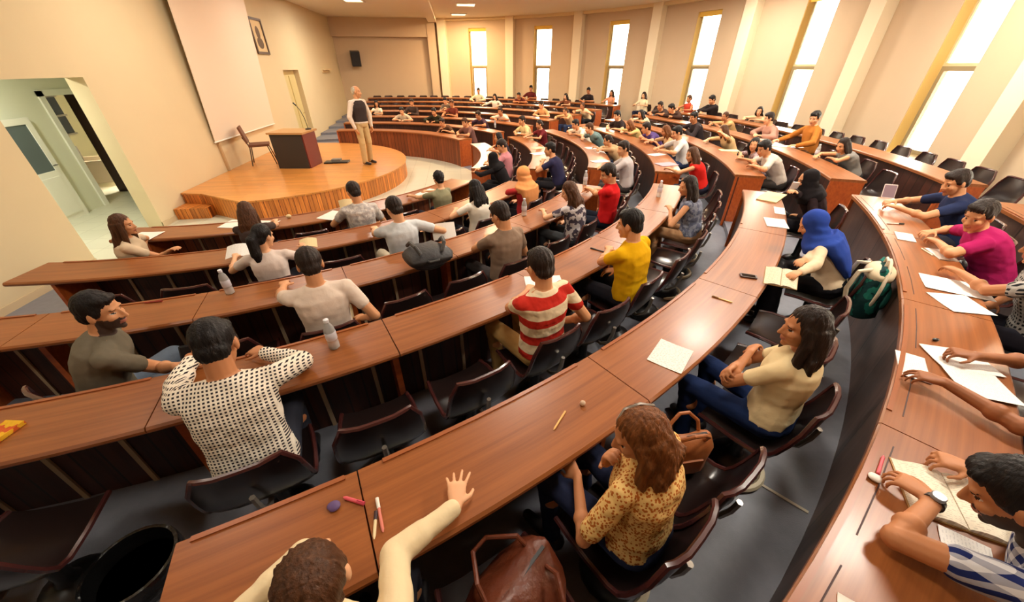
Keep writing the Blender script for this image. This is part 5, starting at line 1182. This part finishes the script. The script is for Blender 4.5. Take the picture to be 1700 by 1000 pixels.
# bags
def bag(name, loc, rz, label, mat, size, parts):
    o = empty(name, loc, rz); tag(o, label, 'bag'); w, d, h = size
    mb = MB(); mb.loft([ell_ring(Vector((0, 0, z * h)), Vector((1, 0, 0)), Vector((0, 1, 0)), w / 2 * a, d / 2 * b, 20) for z, a, b in ((0, 0.86, 0.8), (0.06, 0.98, 0.98), (0.35, 1.0, 1.0), (0.7, 0.94, 0.82), (0.92, 0.84, 0.42), (0.985, 0.8, 0.16), (1.0, 0.72, 0.04))])
    b = mb.build('bag_body', mat, o, smooth=True)
    for v in b.data.vertices: v.co += v.co.normalized() * 0.03 * noise.noise(v.co * 9)
    parts(o, w, d, h); return o
LEA = base('brown_leather', (100, 48, 28), 0.38, noise_amt=0.2, noise_scale=6, bump=0.7, bump_scale=22); TANL = base('tan_leather', (160, 94, 50), 0.45, noise_amt=0.15, bump=0.4, bump_scale=18)
NYL = base('black_nylon', (38, 36, 38), 0.6, noise_amt=0.2, bump=0.4, bump_scale=40); GREENISH = base('dark_green_mesh', (52, 60, 40), 0.8)
def hoops(mat, r=0.012, lo=1.0):
    def f(o, w, d, h):
        for s in (-1, 1):
            mb = MB(); mb.tube([(-w * 0.26, s * d * 0.14, h * 0.9), (-w * 0.24, s * d * 0.3, h * (1.18 if lo == 1 else 1.06)), (-w * 0.08, s * d * (0.42 if lo == 1 else 0.62), h * (1.38 if lo == 1 else 0.9)), (w * 0.08, s * d * (0.42 if lo == 1 else 0.62), h * (1.38 if lo == 1 else 0.9)), (w * 0.24, s * d * 0.3, h * (1.18 if lo == 1 else 1.06)), (w * 0.26, s * d * 0.14, h * 0.9)], r, 8); mb.build('handle', mat, o, smooth=True)
        mb = MB(); mb.box(-w * 0.34, w * 0.34, -0.006, 0.006, h * 0.985, h * 1.01); mb.build('zip', BLACK, o)
        mb = MB(); mb.box(-w * 0.2, w * 0.2, -d * 0.52, -d * 0.46, h * 0.2, h * 0.6); mb.build('pocket', mat, o)
    return f
def seat_at(k, t): return pol(rout(k) + 0.23, t, fz(k) + 0.45), R_(t + 90)
p, a = seat_at(5, -66.4); bag('leather_bag', p, a + 0.3, 'large brown leather bag with looped handles on a chair in the fifth row', LEA, (0.42, 0.30, 0.25), hoops(LEA, 0.009, 0.72))
p, a = seat_at(5, -60.6); bag('handbag', p + Vector((0.03, 0.05, 0)), a - 0.5, 'tan leather handbag on the chair between two women in the fifth row', TANL, (0.30, 0.16, 0.22), hoops(TANL, 0.009))
def straps(mat, mat2):
    def f(o, w, d, h):
        for s in (-1, 1):
            mb = MB(); mb.tube([(s * w * 0.22, d * 0.3, h * 0.9), (s * w * 0.3, d * 0.62, h * 0.85), (s * w * 0.34, d * 0.72, h * 0.5), (s * w * 0.36, d * 0.5, h * 0.1)], 0.017, 8); mb.build('strap', mat2, o, smooth=True)
        mb = MB(); mb.ell((0, -d * 0.42, h * 0.36), (w * 0.34, d * 0.2, h * 0.26), None, 16, 10); mb.build('front_pocket', mat, o, smooth=True)
        mb = MB(); mb.tube([(-0.05, 0, h * 0.96), (-0.04, 0, h * 1.08), (0.04, 0, h * 1.08), (0.05, 0, h * 0.96)], 0.01, 8); mb.build('grab_loop', mat2, o, smooth=True)
    return f
p = at(706, 428, top(3)); o = bag('backpack', p + Vector((0, 0, 0.115)), R_(20), 'black backpack lying flat on the third row desk', NYL, (0.42, 0.21, 0.34), straps(NYL, base('grey_strap', (62, 60, 58), 0.6))); o.rotation_euler = (R_(78), 0, R_(18)); o.location = p + Vector((0.02, -0.13, 0.11))
p, a = seat_at(5, -44.8); p = pol(rout(5) + P['scarf']['off'] + 0.25, polar(P['scarf']['root'])[1] - 0.6, fz(5) + 0.42); TEAL = pattern('teal_backpack_cloth', 'blotch', (34, 112, 98), (22, 58, 58), 9); o = bag('backpack', p, a, 'teal and cream backpack hanging behind the blue headscarf woman', TEAL, (0.35, 0.22, 0.44), straps(base('teal_pocket', (28, 96, 86), 0.6), base('cream_strap', (222, 206, 176), 0.6)))
mb = MB(); mb.ell((0, 0.0, 0.36), (0.165, 0.10, 0.075), None, 16, 10); mb.build('top_flap', base('cream_canvas', (216, 198, 164), 0.7), o, smooth=True)
mb = MB(); mb.tube([(0.19 * math.cos(R_(a)), -0.02, 0.25 + 0.22 * math.sin(R_(a))) for a in range(-40, 221, 20)], 0.012, 8); mb.build('piping', base('cream_strap', (222, 206, 176), 0.6), o, smooth=True)
# waste bin in the fourth row
o = empty('waste_bin', at(216, 938, fz(4) + 0.34) - Vector((0, 0, 0.34))); tag(o, 'round bin with black liner and grey rim behind the fourth row chairs', 'bin')
mb = MB(); mb.lathe([(0.10, 0.0), (0.17, 0.33), (0.174, 0.335), (0.168, 0.34), (0.096, 0.012)], 28); mb.build('bin_body', base('grey_bin', (112, 112, 112), 0.4), o, smooth=True)
mb = MB(); mb.lathe([(0.177, 0.26), (0.178, 0.335), (0.174, 0.346), (0.160, 0.345), (0.14, 0.2), (0.02, 0.15), (0.02, 0.14), (0.145, 0.19), (0.166, 0.33), (0.172, 0.33), (0.174, 0.26)], 28); mb.build('bin_liner', base('black_liner', (18, 18, 18), 0.22, coat=0.4, bump=0.9, bump_scale=30), o, smooth=True)
mb = MB(); mb.ell((0, 0, 0), (0.07, 0.045, 0.03), None, 12, 8); b = mb.build('crumpled_paper', base('paper_litter', (206, 196, 170), 0.8), None, smooth=True, loc=o.location + Vector((-0.02, 0.0, 0.2)))
for v in b.data.vertices: v.co += v.co.normalized() * 0.025 * noise.noise(v.co * 50)
tag(b, 'crumpled white paper lying inside the waste bin', 'paper')
# pale cable strip on the floor of the fifth row
p, q = at(1216, 777, fz(5)), at(1352, 858, fz(5)); d = q - p
mb = MB(); mb.box(-d.length / 2 + 0.12, d.length / 2 - 0.03, -0.009, 0.009, 0, 0.005); o = mb.build('floor_strip', base('ivory_strip', (206, 194, 172), 0.5), loc=(p + q) / 2 + Vector((0, 0, 0.0005)), rot=(0, 0, math.atan2(d.y, d.x))); tag(o, 'thin ivory cable strip across the floor behind the fifth row', 'cable cover')
# watch, hair clip
inf = P['plaid']; w, e = inf['wr'][-1], inf['el'][-1]; d = (w - e).normalized(); c = w - d * 0.012; x = d.orthogonal().normalized(); y = d.cross(x)
mb = MB(); mb.loft([[c + d * o_ + (x * math.cos(t) + y * math.sin(t)) * r_ for t in [2 * PI * i / 20 for i in range(20)]] for o_, r_ in ((-0.010, 0.027), (-0.010, 0.032), (0.010, 0.030), (0.010, 0.025))], closed=True); wb_ = mb.build('wristwatch', BLACK, inf['body'], smooth=True)
up_ = Vector((0, 0, 1)) - d * d.z; up_.normalize(); s_ = up_.cross(d); mb = MB()
mb.loft([ell_ring(c + up_ * h, d, s_, r, r, 18) for h, r in ((0.028, 0.02), (0.036, 0.02), (0.04, 0.017))]); mb.build('watch_face', base('watch_face_grey', (150, 152, 156), 0.2, 0.4), wb_, smooth=True)
inf = P['floral']; M = inf['HM']; mb = MB(); mb.tube([M @ Vector(v) for v in ((0.02, 0.06, 0.082), (0.03, 0.02, 0.122), (0.034, -0.04, 0.127), (0.036, -0.085, 0.098))], 0.006, 6); mb.build('hair_clip', base('grey_clip', (150, 140, 130), 0.3, 0.6), inf['body'], smooth=True)
